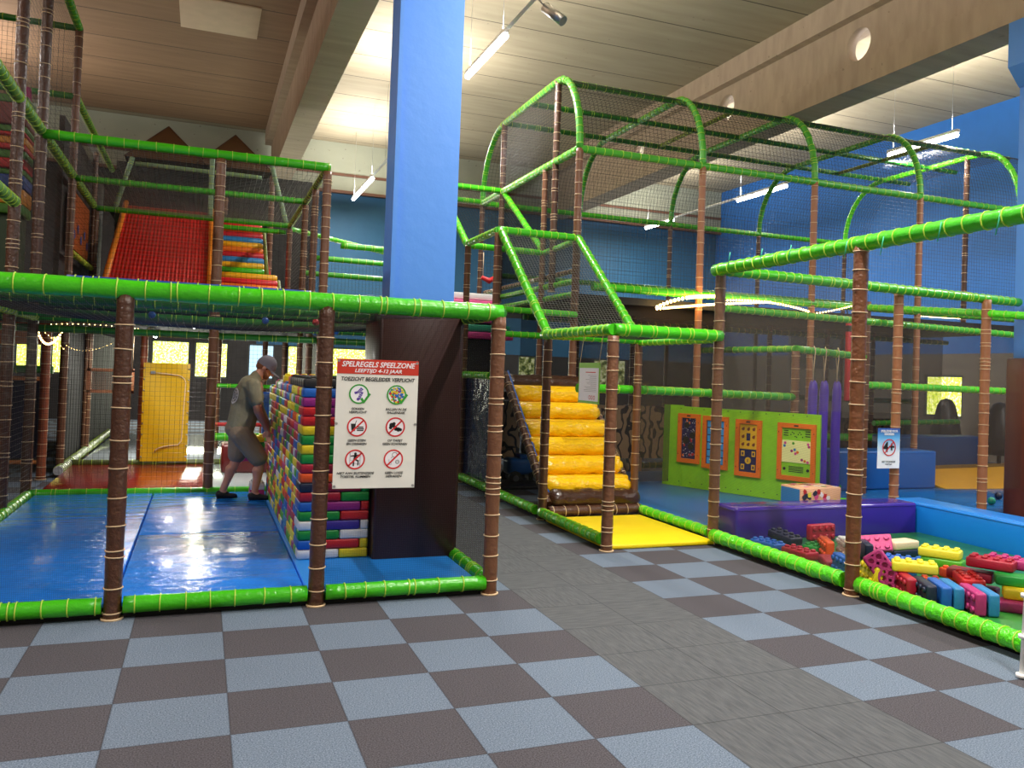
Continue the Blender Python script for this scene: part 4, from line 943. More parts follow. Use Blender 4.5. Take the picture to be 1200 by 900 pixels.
# yellow step climb
YF_ = mat('yellow_fold_vinyl', '#f5c20a', .3, .9, 7, .25, stretch=(1, 1, 2), dist=.04)
BRV = mat('brown_roll_vinyl', '#3b2012', .3, .6, 7, .3, stretch=(1, 1, 2), dist=.04)
t = empty('step_climb', (4.5, 5.4, 0), 0, 'yellow padded step climb of soft rolls with brown rolls at its top and foot', 'step climb')
def roll(x0, x1, y, z, r, m, name='roll'):
    n = 16; pts = []; rs = []
    for i in range(n+1):
        f = i/n; e_ = min(f, 1-f)*(x1-x0); rs.append(r*(.55+.45*min(1, (e_/.07))**.5 if e_ < .07 else 1+.05*math.sin(i*2.1+y*9))); pts.append((x0+(x1-x0)*f, y, z+.008*math.sin(i*1.3+y*5)))
    return MB().tube(pts, rs, 16).build(name, m, t)
n = 6
for i in range(n):
    f = i/(n-1); yy = 4.98+f*1.12; zz = .36+f*1.0
    roll(3.97, 5.02-.0*f, yy-.03, zz-.03, .098, YF_)
    MB().rbox(3.95, 5.02, yy-.02, yy+.22, zz-.06, zz+.085, .02).build('tread', YF_, t)
roll(3.95, 5.08, 4.84, .2, .115, BRV, 'foot_roll'); roll(3.9, 5.05, 6.33, 1.47, .11, BRV, 'top_roll')
MB().add([(3.98, 4.92, .12), (5.0, 4.92, .12), (5.0, 6.35, 1.36), (3.98, 6.35, 1.36), (3.98, 4.95, .08), (5.0, 4.95, .08), (5.0, 6.38, 1.32), (3.98, 6.38, 1.32)], [(0, 1, 2, 3), (7, 6, 5, 4), (0, 4, 5, 1), (1, 5, 6, 2), (2, 6, 7, 3), (3, 7, 4, 0)]).build('backing_board', BLACK, t)
rail(t, [(3.93, 4.78, .16), (3.9, 6.3, 1.58)], .05, BROWN_DK, .11, 'side_tube', TIE); rail(t, [(5.07, 4.95, .2), (5.07, 6.5, 1.6)], .04, BROWN_DK, .11, 'side_tube', TIE)
MB().tube([(3.975, 4.8, .2), (3.945, 6.3, 1.62)], .014, 6).build('blue_edge', FOAM['blue'], t)
rail(t, [(3.9, 4.70, .09), (5.05, 4.74, .09)], .06, BROWN_DK, .16, 'cross_tube', TIE)
floor_mat(3.84, 5.0, 3.12, 4.62, .045, mat('bright_yellow_mat', '#f7d80a', .45, .35, 5, stretch=(.5, 2, 1)), 'bright yellow mat lying in front of the yellow step climb')
# landing at the top
t = empty('landing_deck', (4.4, 7.4, 0), 0, 'dark raised deck behind the top of the yellow step climb', 'deck')
MB().box(3.9, 5.0, 6.55, 10.9, 1.25, 1.35).build('deck', BLACK_V, t)
for xx, yy in ((3.95, 8.3), (4.95, 8.3), (3.95, 10.8), (4.95, 10.8)): MB().tube([(xx, yy, 0), (xx, yy, 1.25)], .03, 8).build('leg', BLACK, t)
MB().box(3.86, 3.89, 6.7, 9.3, .14, 1.5).build('blue_side_pad', mat('dark_blue_pad', '#16294e', .25, .8, 5, .4, dist=.05), t)
rail(t, [(3.82, 6.6, 1.55), (3.82, 9.3, 1.55)], .045, GREEN)
# coloured stair seen left of the slope
t = empty('soft_stair', (4.3, 9.4, 1.35), 0, 'pink, teal and white layered soft stair left of the sloping net', 'soft stair')
for q, (cc, w_) in enumerate((('pink', .95), ('teal', .9), ('magenta', .85), ('white', .2))):
    pass
for q, (v0, v1, cc, u1) in enumerate(((389, 397, 'magenta', 602), (380, 388, 'teal', 600), (370, 378, 'magenta', 596), (358, 368, 'teal', 594), (350, 357, 'pink', 592), (341, 349, 'white', 590))):
    a, c = at(540, v1, y=8.9), at(u1, v0, y=8.9); MB().rbox(3.95, c.x, 8.9+.08*q, 9.9, at(560, v1, y=8.9).z, at(560, v0, y=8.9).z, .015).build('layer', FOAM[cc], t)
MB().box(3.95, 4.6, 9.0, 9.85, 1.35, at(560, 397, y=8.9).z).build('base', BLACK, t)
p = at(573, 327, y=8.6); t = empty('swing_seat', (p.x, p.y, p.z), 0, 'small red hanging seat between the left posts of the slope', 'swing')
MB().tube([(p.x-.12, 8.6, p.z+.02), (p.x, 8.6, p.z-.03), (p.x+.14, 8.6, p.z+.05)], [.03, .045, .03], 10).build('seat', FOAM['red'], t)
for s_ in (-.1, .12): MB().tube([(p.x+s_, 8.6, p.z+.03), (p.x+s_, 8.6, 3.44)], .006, 5).build('rope', TIE, t)

# ------------------------------------------------------------------ arched tunnel
t = F5 = empty('arched_tunnel', (9, 8.9, 0), 0, 'long arched net tunnel on tall brown posts in front of the blue wall', 'play structure')
AX = [5.04, 7.02, 9.05, 11.2, 13.5]; YN, YFR, ZF, ZTP = 6.75, 11.12, 4.72, 5.92
def prof(n=7):
    out = [(YN, ZF)]
    for i in range(1, n+1): a = PI/2*i/n; out.append((YN+.85*(1-math.cos(a)), ZF+(ZTP-ZF)*math.sin(a)))
    for yy in (8.2, 8.9, 9.6): out.append((yy, ZTP))
    for i in range(n, -1, -1): a = PI/2*i/n; out.append((YFR-1.1*(1-math.cos(a)), ZF+(ZTP-ZF)*math.sin(a)))
    return out
PR = prof()
ARG = mat('arch_green_vinyl', '#46a82c', .32, .35, 26, .25)
for i, xx in enumerate(AX):
    rail(t, [(xx, a, c) for a, c in PR], .05, ARG if i < 4 else LIME, .12, 'arch')  # last arch is brighter lime: lamp light painted into its colour
    post(t, xx, YN, 0, ZF, .052, mat('light_brown_vinyl', '#96613f', .42, .45, 30, .15) if i in (1, 2, 3) else BROWN, .16); post(t, xx, YFR, 0, ZF, .045, BROWN_DK)
for xx, yy in ((5.04, 7.6), (5.04, 10.0), (13.5, 7.9)): post(t, xx, yy, 2.8, ZTP, .05, BROWN_DK)
for xx, yy, z1 in ((9.9, 8.9, 2.7), (7.1, 8.9, 2.7), (11.2, 8.9, 2.7), (6.1, 9.0, 2.7), (12.3, 8.9, 2.7)): post(t, xx, yy, 0, z1, .045, BROWN_DK if xx < 9 else BROWN)
for pts, r, mm in (([(5.04, YN, ZF), (14.2, YN, ZF)], .052, ARG), ([(5.04, YFR, ZF), (14.2, YFR, ZF)], .05, GREEN), ([(5.04, 7.6, ZTP), (14.2, 7.6, ZTP)], .045, GREEN_DK), ([(5.04, 8.8, ZTP), (14.2, 8.8, ZTP)], .045, GREEN_DK), ([(5.04, 10, ZTP), (14.2, 10, ZTP)], .045, GREEN_DK),
                   ([(5.04, YN, ZF), (5.04, YFR, ZF)], .055, GREEN), ([(5.3, YN, 2.83), (14.2, YN, 2.83)], .055, GREEN), ([(5.3, YFR, 3.4), (14.2, YFR, 3.4)], .05, GREEN_DK), ([(5.1, 8.9, 2.5), (14.2, 8.9, 2.5)], .045, GREEN_DK)):
    rail(t, pts, r, mm, .14)
for q in (8.1, 12.3): rail(t, [(q, a, c) for a, c in PR if c > 5.9], .035, mat('rusty_green_tube', '#6f7a2a', .5, .3, 20), .12, 'roof_hoop')
b = MB(); r_ = .0026; nx = int((14.2-5.04)/.065)
for i in range(nx+1): b.tube([(5.04+i*.065, a, c) for a, c in PR], r_, 3, 0, False, False)
L = 0; pts = [Vector((0, a, c)) for a, c in PR]; d = [0]
for a, c in zip(pts, pts[1:]): d.append(d[-1]+(c-a).length)
s_ = 0
while s_ < d[-1]:
    for i in range(len(pts)-1):
        if d[i] <= s_ <= d[i+1]: p = pts[i].lerp(pts[i+1], (s_-d[i])/(d[i+1]-d[i])); break
    b.tube([(5.04, p.y, p.z), (14.2, p.y, p.z)], r_, 3, 0, False, False); s_ += .065
b.build('roof_net', NET, t)
net(t, (5.1, YN+.03, 2.85), (14.2, YN+.03, 2.85), (14.2, YN+.03, ZF), (5.1, YN+.03, ZF), .06, .0018, name='front_net')
net(t, (5.04, YFR, 2.85), (14.2, YFR, 2.85), (14.2, YFR, ZF), (5.04, YFR, ZF), .065, .0022, name='back_net')
net(t, (5.02, 7.6, ZF), (5.02, 10, ZF), (5.02, 10, ZTP), (5.02, 7.6, ZTP), .055, .002, name='end_net')
b = MB(); b.box(5.12, 14.2, 6.8, 11.1, 2.62, 2.72); b.build('upper_floor', BLACK, t)
fsheet(t, [(5.1, 6.9, .1), (14.2, 6.9, .1), (14.2, 6.9, 2.62), (5.1, 6.9, 2.62)], fine_net('under_deck_dimming_net', .38, '#3a332f'))  # see-through dark sheet added to deepen the shade under the platform
fsheet(t, [(5.1, 9.0, .1), (14.2, 9.0, .1), (14.2, 9.0, 2.62), (5.1, 9.0, 2.62)], FN2)  # second sheet added for the same darkness further back
rail(t, [(5.3, 8.9, .1), (14, 8.9, .1)], .05, GREEN_DK, name='kerb')
rail(t, [(5.12, 4.93, 1.45), (7.85, 5.6, 1.40)], .05, GREEN); rail(t, [(7.7, 7.8, 2.06), (7.87, 5.6, 2.06)], .045, GREEN); rail(t, [(7.87, 5.6, 2.06), (9.2, 5.72, 2.0)], .05, GREEN)
rail(t, [(4.3, 4.93, 1.45), (5.0, 4.93, 1.45)], .05, GREEN); post(t, 7.87, 5.6, 0, 2.03, .055, BROWN); post(t, 9.2, 5.72, 0, 2.8, .055, BROWN)
fairy('rope_light', arc(770, 360, 800, 344, 849, 348, 6.62), 'bright warm rope light curving under the green beam near the slope', .026)
fairy('rope_light', arc(770, 362, 830, 356, 905, 354, 6.64), 'lower warm rope light behind the front posts of the tunnel', .018)
fairy('rope_light', arc(849, 352, 905, 350, 950, 366, 6.62), 'warm rope light sagging above the purple tubes to their left', .016)
fairy('rope_light', arc(950, 368, 980, 364, 1000, 358, 6.62), 'warm rope light rising towards the tall front post', .012)
fairy('rope_light', arc(1075, 370, 1110, 374, 1180, 374, 8.2), 'dotted row of warm lights far right under the green rails', .009)
# tiger striped boards
k = NT('tiger_stripes'); mp = k.n('Mapping'); mp.inputs['Scale'].default_value = (1, 1, .8); k.l(k.o, mp.inputs[0])
wv = k.n('TexWave', wave_type='BANDS', bands_direction='X'); wv.inputs['Scale'].default_value = 1.9; wv.inputs['Distortion'].default_value = 9; wv.inputs['Detail'].default_value = 1; wv.inputs['Detail Scale'].default_value = 2.6
k.l(mp.outputs[0], wv.inputs[0]); k.l(k.ramp(wv.outputs['Fac'], [(.0, srgb('#15100c')), (.2, srgb('#1c140e')), (.27, srgb('#b0906a'))]), k.b.inputs['Base Color']); TIGER = k.m
def tiger(x0, x1, y, z0, z1, label):
    o = MB().box(x0, x1, y, y+.03, z0, z1).box(x0, x0+.05, y+.03, y+.3, 0, z1).box(x1-.05, x1, y+.03, y+.3, 0, z1).build('tiger_board', TIGER); base_at(o, ((x0+x1)/2, y, 0)); tag(o, label, 'board')
tiger(4.15, 5.0, 8.6, .25, 1.15, 'tiger-striped board under the left side of the yellow step climb')
tiger(5.25, 7.0, 8.6, .25, 1.12, 'tiger-striped board between the step climb and the lime wall')
tiger(7.15, 8.2, 8.6, .25, 1.12, 'tiger-striped board just left of the lime activity wall')
tiger(11.6, 13.6, 9.1, .25, .95, 'tiger-striped board far right behind the 4+ sign')
# ride-on car under the climb
p = at(612, 560, y=7.6)
t = empty('toy_car', (p.x, 7.6, 0.0), 0, 'blue ride-on toy car with dark wheels in the shade left of the step climb', 'toy car')
x0 = p.x
MB().rbox(x0-.27, x0+.2, 7.45, 7.75, .14, .38, .06, 3).rbox(x0-.1, x0+.2, 7.47, 7.73, .36, .43, .03).build('body', mat('toy_blue', '#1d67b8', .3), t)
for xx in (x0-.17, x0+.13):
    for yy in (7.43, 7.77): MB().tube([(xx, yy-.03, .1), (xx, yy+.03, .1)], .1, 20).build('wheel', mat('tyre_black', '#1a1a1a', .6), t); MB().tube([(xx, yy-.035, .1), (xx, yy+.035, .1)], .045, 12).build('hub', mat('hub_grey', '#777b80', .4), t.children[-1])
MB().tube([(x0-.12, 7.6, .4), (x0-.18, 7.6, .52)], .012, 6).tube([(x0-.2+.07*math.cos(a*.6), 7.6+.07*math.sin(a*.6), .53) for a in range(12)], .01, 6).build('steering_wheel', BLACK, t)
MB().rbox(x0-.02, x0+.16, 7.5, 7.7, .43, .62, .05).build('seat', mat('toy_brown', '#3c2a22', .5), t)
o = MB().rbox(3.95, 5.0, 7.0, 8.2, .002, .05, .01).build('dark_mat', BLACK_V); base_at(o, (4.4, 7.6, 0)); tag(o, 'dark mat under the toy car', 'mat')
t_ = None

# ------------------------------------------------------------------ toddler area on the right
t = F6 = empty('toddler_enclosure', (6.2, 2.2, 0), 0, 'green railed enclosure on the right around the brick pit', 'play structure')
post(t, 4.97, 1.22, 0, 2.66, .056, mat('mid_brown_vinyl', '#6e4022', .4, .6, 24, .25), .17); post(t, 7.6, 3.5, 0, 2.66, .052, mat('light_brown_vinyl', '#96613f', .42, .45, 30, .15), .13); post(t, 8.95, 3.5, 0, 2.66, .055, mat('light_brown_vinyl', '#96613f', .42, .45, 30, .15), .13)
rail(t, [(5.0, 3.25, 2.68), (4.93, -1.6, 2.68)], .06, GREEN, .15); rail(t, [(5.06, 3.2, 2.68), (9.6, 3.6, 2.68)], .052, GREEN, .12)
rail(t, [(9.2, 5.72, 2.72), (8.95, 3.5, 2.5), (9.6, 1.4, 2.28)], .045, LIME, .12); rail(t, [(6.4, 5.15, 2.5), (11.5, 5.2, 2.42)], .045, GREEN, .12)
rail(t, [(9.2, 5.72, 1.6), (12.0, 5.75, 1.58)], .05, LIME, .12); rail(t, [(4.97, 3.1, .1), (4.97, 1.3, .1)], .06, LIME, .12, 'kerb'); rail(t, [(4.97, 1.14, .1), (4.9, -1.5, .1)], .06, LIME, .12, 'kerb')
MB().box(4.985, 5.005, -1.5, 3.1, 0, .07).build('gap_shade_strip', BLACK, t)  # shade under the aisle kerb, put in as a black strip
for q, (u, v) in enumerate(((862, 300), (900, 296), (934, 292), (1000, 288), (1043, 283), (1111, 266), (1180, 257))):
    p = at(u, v, x=4.96); MB().tube([(p.x-.06, p.y, p.z+.03), (p.x-.07, p.y, p.z-.02), (p.x-.06, p.y+.03, p.z-.1)], .004, 5).build('teal_tie', TIE_T, t)
fsheet(t, [(4.97, 3.2, .16), (4.97, 1.25, .16), (4.97, 1.25, 2.64), (4.97, 3.2, 2.64)], FNL)
fsheet(t, [(5.06, 3.3, 1.3), (7.6, 3.5, 1.3), (7.6, 3.5, 2.64), (5.06, 3.3, 2.64)], FNL)
fsheet(t, [(7.65, 3.52, .4), (9.9, 3.6, .4), (9.9, 3.6, 2.64), (7.65, 3.52, 2.64)], FNL)
PURP = mat('purple_vinyl', '#3a1f96', .22, .15, 3, .3); PBLUE = mat('bright_blue_vinyl', '#1a86ea', .3, .12, 3, .2)
def pad(x0, x1, y0, y1, z0, z1, m, label, r=.03, kind='padded_block', seam=True):
    t = empty(kind, ((x0+x1)/2, (y0+y1)/2, z0), 0, label, 'padded block')
    MB().rbox(x0, x1, y0, y1, z0, z1, r, 3).build('cover', m, t)
    if seam:
        MB().tube([(x0+r, y0-.001, z1-.03), (x1-r, y0-.001, z1-.03)], .004, 5).tube([(x0-.001, y0+r, z1-.03), (x0-.001, y1-r, z1-.03)], .004, 5).build('seam', m, t)
    return t
pad(5.2, 7.5, 3.06, 3.42, 0, .36, PURP, 'long purple padded kerb at the back of the brick pit')
pad(7.52, 7.9, -1.2, 3.42, 0, .36, PBLUE, 'long bright blue padded kerb along the right of the brick pit')
o = floor_mat(5.06, 7.5, -1.4, 3.04, .05, mat('green_mat', '#2a7a2c', .3, .2, 4, .2), 'green mat at the bottom of the brick pit')
BM = mat('mid_blue_mat', '#1c6cb4', .35, .25, 5, .1)
floor_mat(5.12, 8.0, 3.5, 8.5, .045, BM, 'blue mat in front of the lime activity wall'); floor_mat(8.02, 14.0, 3.62, 8.6, .045, mat('water_blue_mat', '#1a5f9c', .2, .4, 3, .3), 'glossy blue mat behind the blue padded kerb at the right')
rail(F6, [(7.7, 5.0, .1), (8.75, 4.0, .1)], .05, LIME, .1, 'kerb')
t = pad(8.95, 10.9, 6.0, 6.55, .046, .62, mat('deep_blue_vinyl', '#14549c', .4, .25, 4, .1), 'blue padded block behind the 4+ sign')
pad(8.9, 9.25, 6.56, 6.8, .046, 1.0, mat('deep_blue_vinyl', '#14549c', .4, .25, 4, .1), 'upright blue padded block beside the purple tubes', seam=False)
pad(11.2, 13.4, 7.2, 7.7, .046, .75, mat('deep_blue_vinyl', '#14549c', .4, .25, 4, .1), 'blue padded block further back at the right', seam=False)
p0, p1 = at(1085, 562, z=.1), at(1180, 575, z=.1)
o = MB().add([(11.0, 5.9, .047), (14, 5.6, .047), (14, 7.1, .3), (11.0, 7.1, .25), (11.0, 7.1, .047), (14, 7.1, .047)], [(0, 1, 2, 3), (0, 3, 4), (1, 5, 2), (2, 5, 4, 3), (0, 4, 5, 1)]).build('ramp_mat', mat('ochre_ramp', '#c8920f', .4, .3, 4)); base_at(o, (12.5, 6.5, .047)); tag(o, 'yellow ramp mat far right behind the blue floor', 'mat')
rail(F5, [(10.3, 8.6, .62), (12.6, 8.6, .62)], .07, LIME, .1); rail(F5, [(8.0, 8.3, .95), (10.6, 8.3, .95)], .05, GREEN); rail(F5, [(8.0, 9.0, 1.35), (13.5, 9.1, 1.3)], .05, GREEN); rail(F5, [(11.9, 8.4, .9), (14, 8.4, .95)], .05, GREEN)
for u, v, cc in ((1162, 587, 'teal'), (1170, 581, 'navy'), (982, 570, 'green'), (1162, 592, 'green')):
    p = at(u, v, z=.1); o = MB().ball((0, 0, 0), .052, 0, 16).build('play_ball', FOAM[cc], None, (p.x-(.16 if v == 592 else 0), p.y, .099)); tag(o, {587: 'teal play ball on the blue mat beside the right brown post', 581: 'dark blue play ball on the mat at the right', 570: 'green play ball near the purple tubes', 592: 'green play ball nearest the blue padded kerb at the right'}[v], 'ball')
# lime activity wall
t = empty('activity_wall', (7.1, 5.9, 0), 0, 'lime green wall with four orange-framed play panels', 'activity wall')
A, Bp = Vector((6.65, 7.0, 0)), Vector((7.63, 4.78, 0)); dv = (Bp-A).normalized(); nvv = Vector((dv.y, -dv.x, 0)); LW = (Bp-A).length
if nvv.x > 0: nvv = -nvv
MW = Matrix((( dv.x, nvv.x, 0, A.x), (dv.y, nvv.y, 0, A.y), (0, 0, 1, 0), (0, 0, 0, 1)))
LIMEP = mat('lime_panel', '#8ccf1c', .45, .35, 9, .1, var=.06, vscale=14)
MB().box(0, .33, -.03, 0, .05, 1.215, 0, MW).build('side_board', LIMEP, t); MB().box(.335, LW, -.03, 0, .05, 1.2, 0, MW).build('main_board', LIMEP, t)
b = MB()
for q in range(12): b.ball(MW@Vector((.1+q*.195, .0, 1.17)), .008); b.ball(MW@Vector((.1+q*.195, .0, .12)), .008)
b.build('bolts', mat('dark_bolt', '#26301a', .5), t)
ORP = mat('orange_board', '#ee7415', .4, .1, 30); NAVY = mat('panel_navy', '#16194e', .4); PYEL = mat('panel_yellow', '#e8b41a', .5); PSKY = mat('panel_sky', '#3c9fe0', .4); PCR = mat('panel_cream', '#f6f3a0', .5)
def frame(s0, s1, z0, z1, inner):
    b = MB(); d = .035; fr = .06
    b.box(s0, s0+fr, .0, d, z0, z1, 0, MW); b.box(s1-fr, s1, 0, d, z0, z1, 0, MW); b.box(s0+fr, s1-fr, 0, d, z0, z0+fr, 0, MW); b.box(s0+fr, s1-fr, 0, d, z1-fr, z1, 0, MW)
    for q in ((s0+.02, z1-.12), (s1-.02, z1-.12), (s0+.02, z0+.12), (s1-.02, z0+.12)): b.ball(MW@Vector((q[0], d, q[1])), .007, 1, 8)
    b.box((s0+s1)/2-.03, (s0+s1)/2+.03, d, d+.002, z1-.04, z1-.02, 1, MW)
    o = b.build('panel_frame', [ORP, INK], t)
    b = MB(); b.box(s0+fr, s1-fr, 0, .012, z0+fr, z1-fr, 0, MW)
    mats = inner(b, s0+fr, s1-fr, z0+fr, z1-fr); b.build('panel_face', mats, o)
def blk(b, s, z, ws, hz, mi, e=.004): b.box(s-ws/2, s+ws/2, .012, .012+e, z-hz/2, z+hz/2, mi, MW)
def dot(b, s, z, r, mi, e=.004): b.tube([MW@Vector((s, .012, z)), MW@Vector((s, .012+e, z))], r, 12, mi)
def in1(b, s0, s1, z0, z1):
    r = random.Random(2)
    for q, (a, c, rr) in enumerate(((.35, .82, .045), (.75, .58, .05), (.3, .45, .055), (.65, .3, .05))): dot(b, s0+(s1-s0)*a, z0+(z1-z0)*c, rr, 5, .008)
    for q in range(70): dot(b, r.uniform(s0+.012, s1-.012), r.uniform(z0+.012, z1-.012), r.choice((.004, .006, .003)), 1)
    for q in range(12): blk(b, r.uniform(s0+.03, s1-.03), r.uniform(z0+.03, z1-.03), .02, .035, r.choice((2, 3, 4, 2)), .005)
    return [NAVY, SWH, FOAM['red'], FOAM['sky blue'], ORP, INK]
def in2(b, s0, s1, z0, z1):
    n = 6; h = (z1-z0)/n
    for q in range(n):
        zc = z0+h*(q+.5)
        for ss, w_ in ((.3, .5), (.8, .36)): blk(b, s0+(s1-s0)*ss, zc, (s1-s0)*w_, h*.86, 1, .004)
        dot(b, s0+(s1-s0)*.3, zc+.01, .022, (2, 3, 4, 5, 6, 2)[q], .009); blk(b, s0+(s1-s0)*.3, zc-.014, .036, .03, (2, 4, 3, 5, 6, 3)[q], .007)
    blk(b, s0+(s1-s0)*.58, (z0+z1)/2, .012, (z1-z0)*.98, 7, .012)
    return [NAVY, PSKY, PYEL, INK, FOAM['green'], FOAM['red'], SWH, FOAM['pink']]
def in3(b, s0, s1, z0, z1):
    zm = z0+(z1-z0)*.48; b.box(s0+.005, s1-.005, .012, .018, zm, z1-.005, 1, MW); W_ = s1-s0
    for i in range(3):
        for j in range(3):
            X, Z = s0+W_*(.2+.3*i), zm+(z1-zm)*(.18+.31*j)
            if i == 1 and j == 1: b.box(X-.028, X+.028, .018, .022, Z-.05, Z+.05, 0, MW); continue
            b.tube([MW@Vector((X, .018, Z)), MW@Vector((X, .024, Z))], .022, 8, 2)
            b.tube([MW@Vector((X+.012, .018, Z+.018)), MW@Vector((X+.012, .026, Z+.018))], .01, 8, 2)
    for q, Y_ in ((.2, .8), (.8, .8), (.2, .22), (.8, .22)):
        X, Z = s0+W_*q, z0+(zm-z0)*Y_; b.box(X-.025, X+.025, .012, .018, Z-.035, Z+.035, 1, MW); b.box(X-.012, X+.012, .018, .02, Z-.02, Z+.018, 0, MW)
    X, Z = (s0+s1)/2, z0+(zm-z0)*.5; b.tube([MW@Vector((X, .012, Z)), MW@Vector((X, .02, Z))], .045, 18, 1); b.box(X-.006, X+.006, .02, .022, Z-.02, Z+.02, 0, MW)
    return [NAVY, PYEL, mat('panel_brown', '#7a3a14', .5)]
def in4(b, s0, s1, z0, z1):
    W_ = s1-s0; H_ = z1-z0
    b.box(s0+.004, s1-.004, .012, .02, z0+H_*.28, z0+H_*.74, 1, MW)
    for sd in (.13, .87):
        for q in range(3): blk(b, s0+W_*sd, z0+H_*(.84+.05*q), W_*.16, .012, 2)
    for q in range(9): dot(b, s0+W_*(.3+.05*q), z0+H_*(.86+.05*math.sin(q*1.3)), .008, 2)
    for q in range(4): blk(b, (s0+s1)/2, z0+H_*(.09+.035*q), W_*.5, .009, 2)
    for sd in (.1, .9): dot(b, s0+W_*sd, z0+H_*.14, .02, 2)
    for (q, h_, mi) in ((.12, .68, 3), (.1, .62, 4), (.9, .68, 3), (.93, .63, 5), (.45, .55, 4), (.55, .5, 6), (.48, .47, 3), (.35, .52, 5), (.8, .33, 6), (.9, .31, 3), (.7, .35, 5), (.4, .68, 7)):
        b.tube([MW@Vector((s0+W_*q, .02, z0+H_*h_)), MW@Vector((s0+W_*q, .023, z0+H_*h_))], .018, 10, mi)
    return [LIMEP, PCR, INK, FOAM['pink'], FOAM['sky blue'], FOAM['magenta'], ORP, FOAM['lime']]
frame(.27, .64, .40, 1.10, in1); frame(.69, 1.10, .36, 1.09, in2); frame(1.22, 1.61, .31, 1.075, in3); frame(1.85, 2.38, .33, 1.07, in4)
# colourful story cube
t = empty('play_cube', (6.65, 3.85, 0), .1, 'low play cube with colourful printed sides behind the purple kerb', 'cube')
MB().rbox(6.4, 6.95, 3.6, 3.95, .047, .46, .015).build('cube_body', mat('cube_sides', '#e8b48a', .4, var=.1), t)
b = MB(); r = random.Random(5)
for q in range(26):
    X, Z = r.uniform(6.44, 6.9), r.uniform(.12, .42); b.add([(X+.03*math.cos(a)*r.uniform(.6, 1.3), 3.598-q*.0001, Z+.03*math.sin(a)*r.uniform(.6, 1.3)) for a in [i*2*PI/9 for i in range(9)]], [tuple(range(9))], r.randrange(6))
for q in range(16):
    X, Y = r.uniform(6.44, 6.9), r.uniform(3.63, 3.92); b.add([(X+.04*math.cos(a)*r.uniform(.6, 1.3), Y+.03*math.sin(a), .462+q*.0001) for a in [i*2*PI/9 for i in range(9)]], [tuple(range(9))], r.randrange(6))
b.build('printed_shapes', [FOAM['red'], SWH, FOAM['navy'], FOAM['pink'], FOAM['lemon'], FOAM['green']], t)
MB().box(6.394, 6.4, 3.62, 3.93, .08, .44).build('blue_side', FOAM['sky blue'], t)
# purple tubes hanging from the rail
for q, (uu_, cc) in enumerate(((951, 'leftmost'), (964, 'middle'), (979, 'rightmost'))):
    yy = 5.6+.04*q; xx = at(uu_, 520, y=yy).x
    t = empty('hanging_tube', (xx, yy, .2), 0, 'purple vinyl tube hanging from the green rail, the %s of three' % cc, 'hanging tube', 'purple hanging tubes')
    tb = MB().tube([(xx, yy, .12), (xx, yy, .15), (xx-.01, yy, 1.0), (xx, yy, 1.5), (xx, yy, 1.6), (xx, yy, 1.64)], [.05, .065, .066, .064, .052, .03], 14).build('tube', mat('purple_tube', '#4a2aa8', .35, .3, 8, .1, stretch=(3, 3, .4)), t)
    MB().tube([(xx-.03, yy-.02, 1.62), (xx-.02, yy-.05, 2.05), (xx, yy, 2.11), (xx+.02, yy+.06, 2.04), (xx+.02, yy+.02, 1.62)], .008, 6).build('rope', TIE, tb)
t = empty('climbing_belt', (9.2, 7.4, .9), 0, 'red padded vertical bar with a black band behind the purple tubes', 'padding')
p0, p1 = at(989, 470, y=6.7), at(1001, 373, y=6.7)
MB().rbox(p0.x, p0.x+.11, 6.65, 6.72, p0.z, p1.z, .02).build('red_bar', FOAM['red'], t); MB().rbox(p0.x-.004, p0.x+.114, 6.645, 6.725, p1.z-.22, p1.z-.12, .01).build('black_band', BLACK, t)
MB().tube([(p0.x+.05, 6.7, p1.z), (p0.x+.05, 6.76, 2.8)], .01, 6).build('strap', BLACK, t)
# 4+ sign
p0, p1 = at(1028, 549, y=3.42), at(1055, 502, y=3.42)
t = empty('age_sign', (p0.x, 3.42, p0.z), 0, 'white and blue notice with a struck-out 4+ beside a brown post', 'sign')
k = NT('sign_blue_fade'); x = k.xyz(); k.l(k.ramp(x[2], [(.0, srgb('#f4f6fa')), (.16, srgb('#eef4fa')), (.34, srgb('#5fb0e8')), (.42, srgb('#2f56a8'))]), k.b.inputs['Base Color']); SB = k.m
MB().box(p0.x, p1.x, 3.42, 3.426, p0.z, p1.z).build('sheet', SB, t)
SM = lambda xx, zz: Matrix.Translation((xx, 3.417, zz))@Matrix.Rotation(PI/2, 4, 'X')
cx_ = (p0.x+p1.x)/2; hh_ = p1.z-p0.z
text('4+', .15, SM(cx_, p0.z+hh_*.52), INK, t, bold=.004); text('SPEELZONE VOOR\nKINDEREN', .034, SM(cx_, p1.z-.05), SWH, t, bold=.001, sx=.85); text('NIET TOEGANKELIJK\nvanaf 4 jaar', .026, SM(cx_, p0.z+.06), INK, t, sx=.8)
b = MB(); disc(b, cx_, p0.z+hh_*.52, .095, 0, 3.415, r0=.083); bar(b, cx_-.062, p0.z+hh_*.52-.062, cx_+.062, p0.z+hh_*.52+.062, .012, 0, 3.4145); b.build('prohibition_ring', SRD, t)
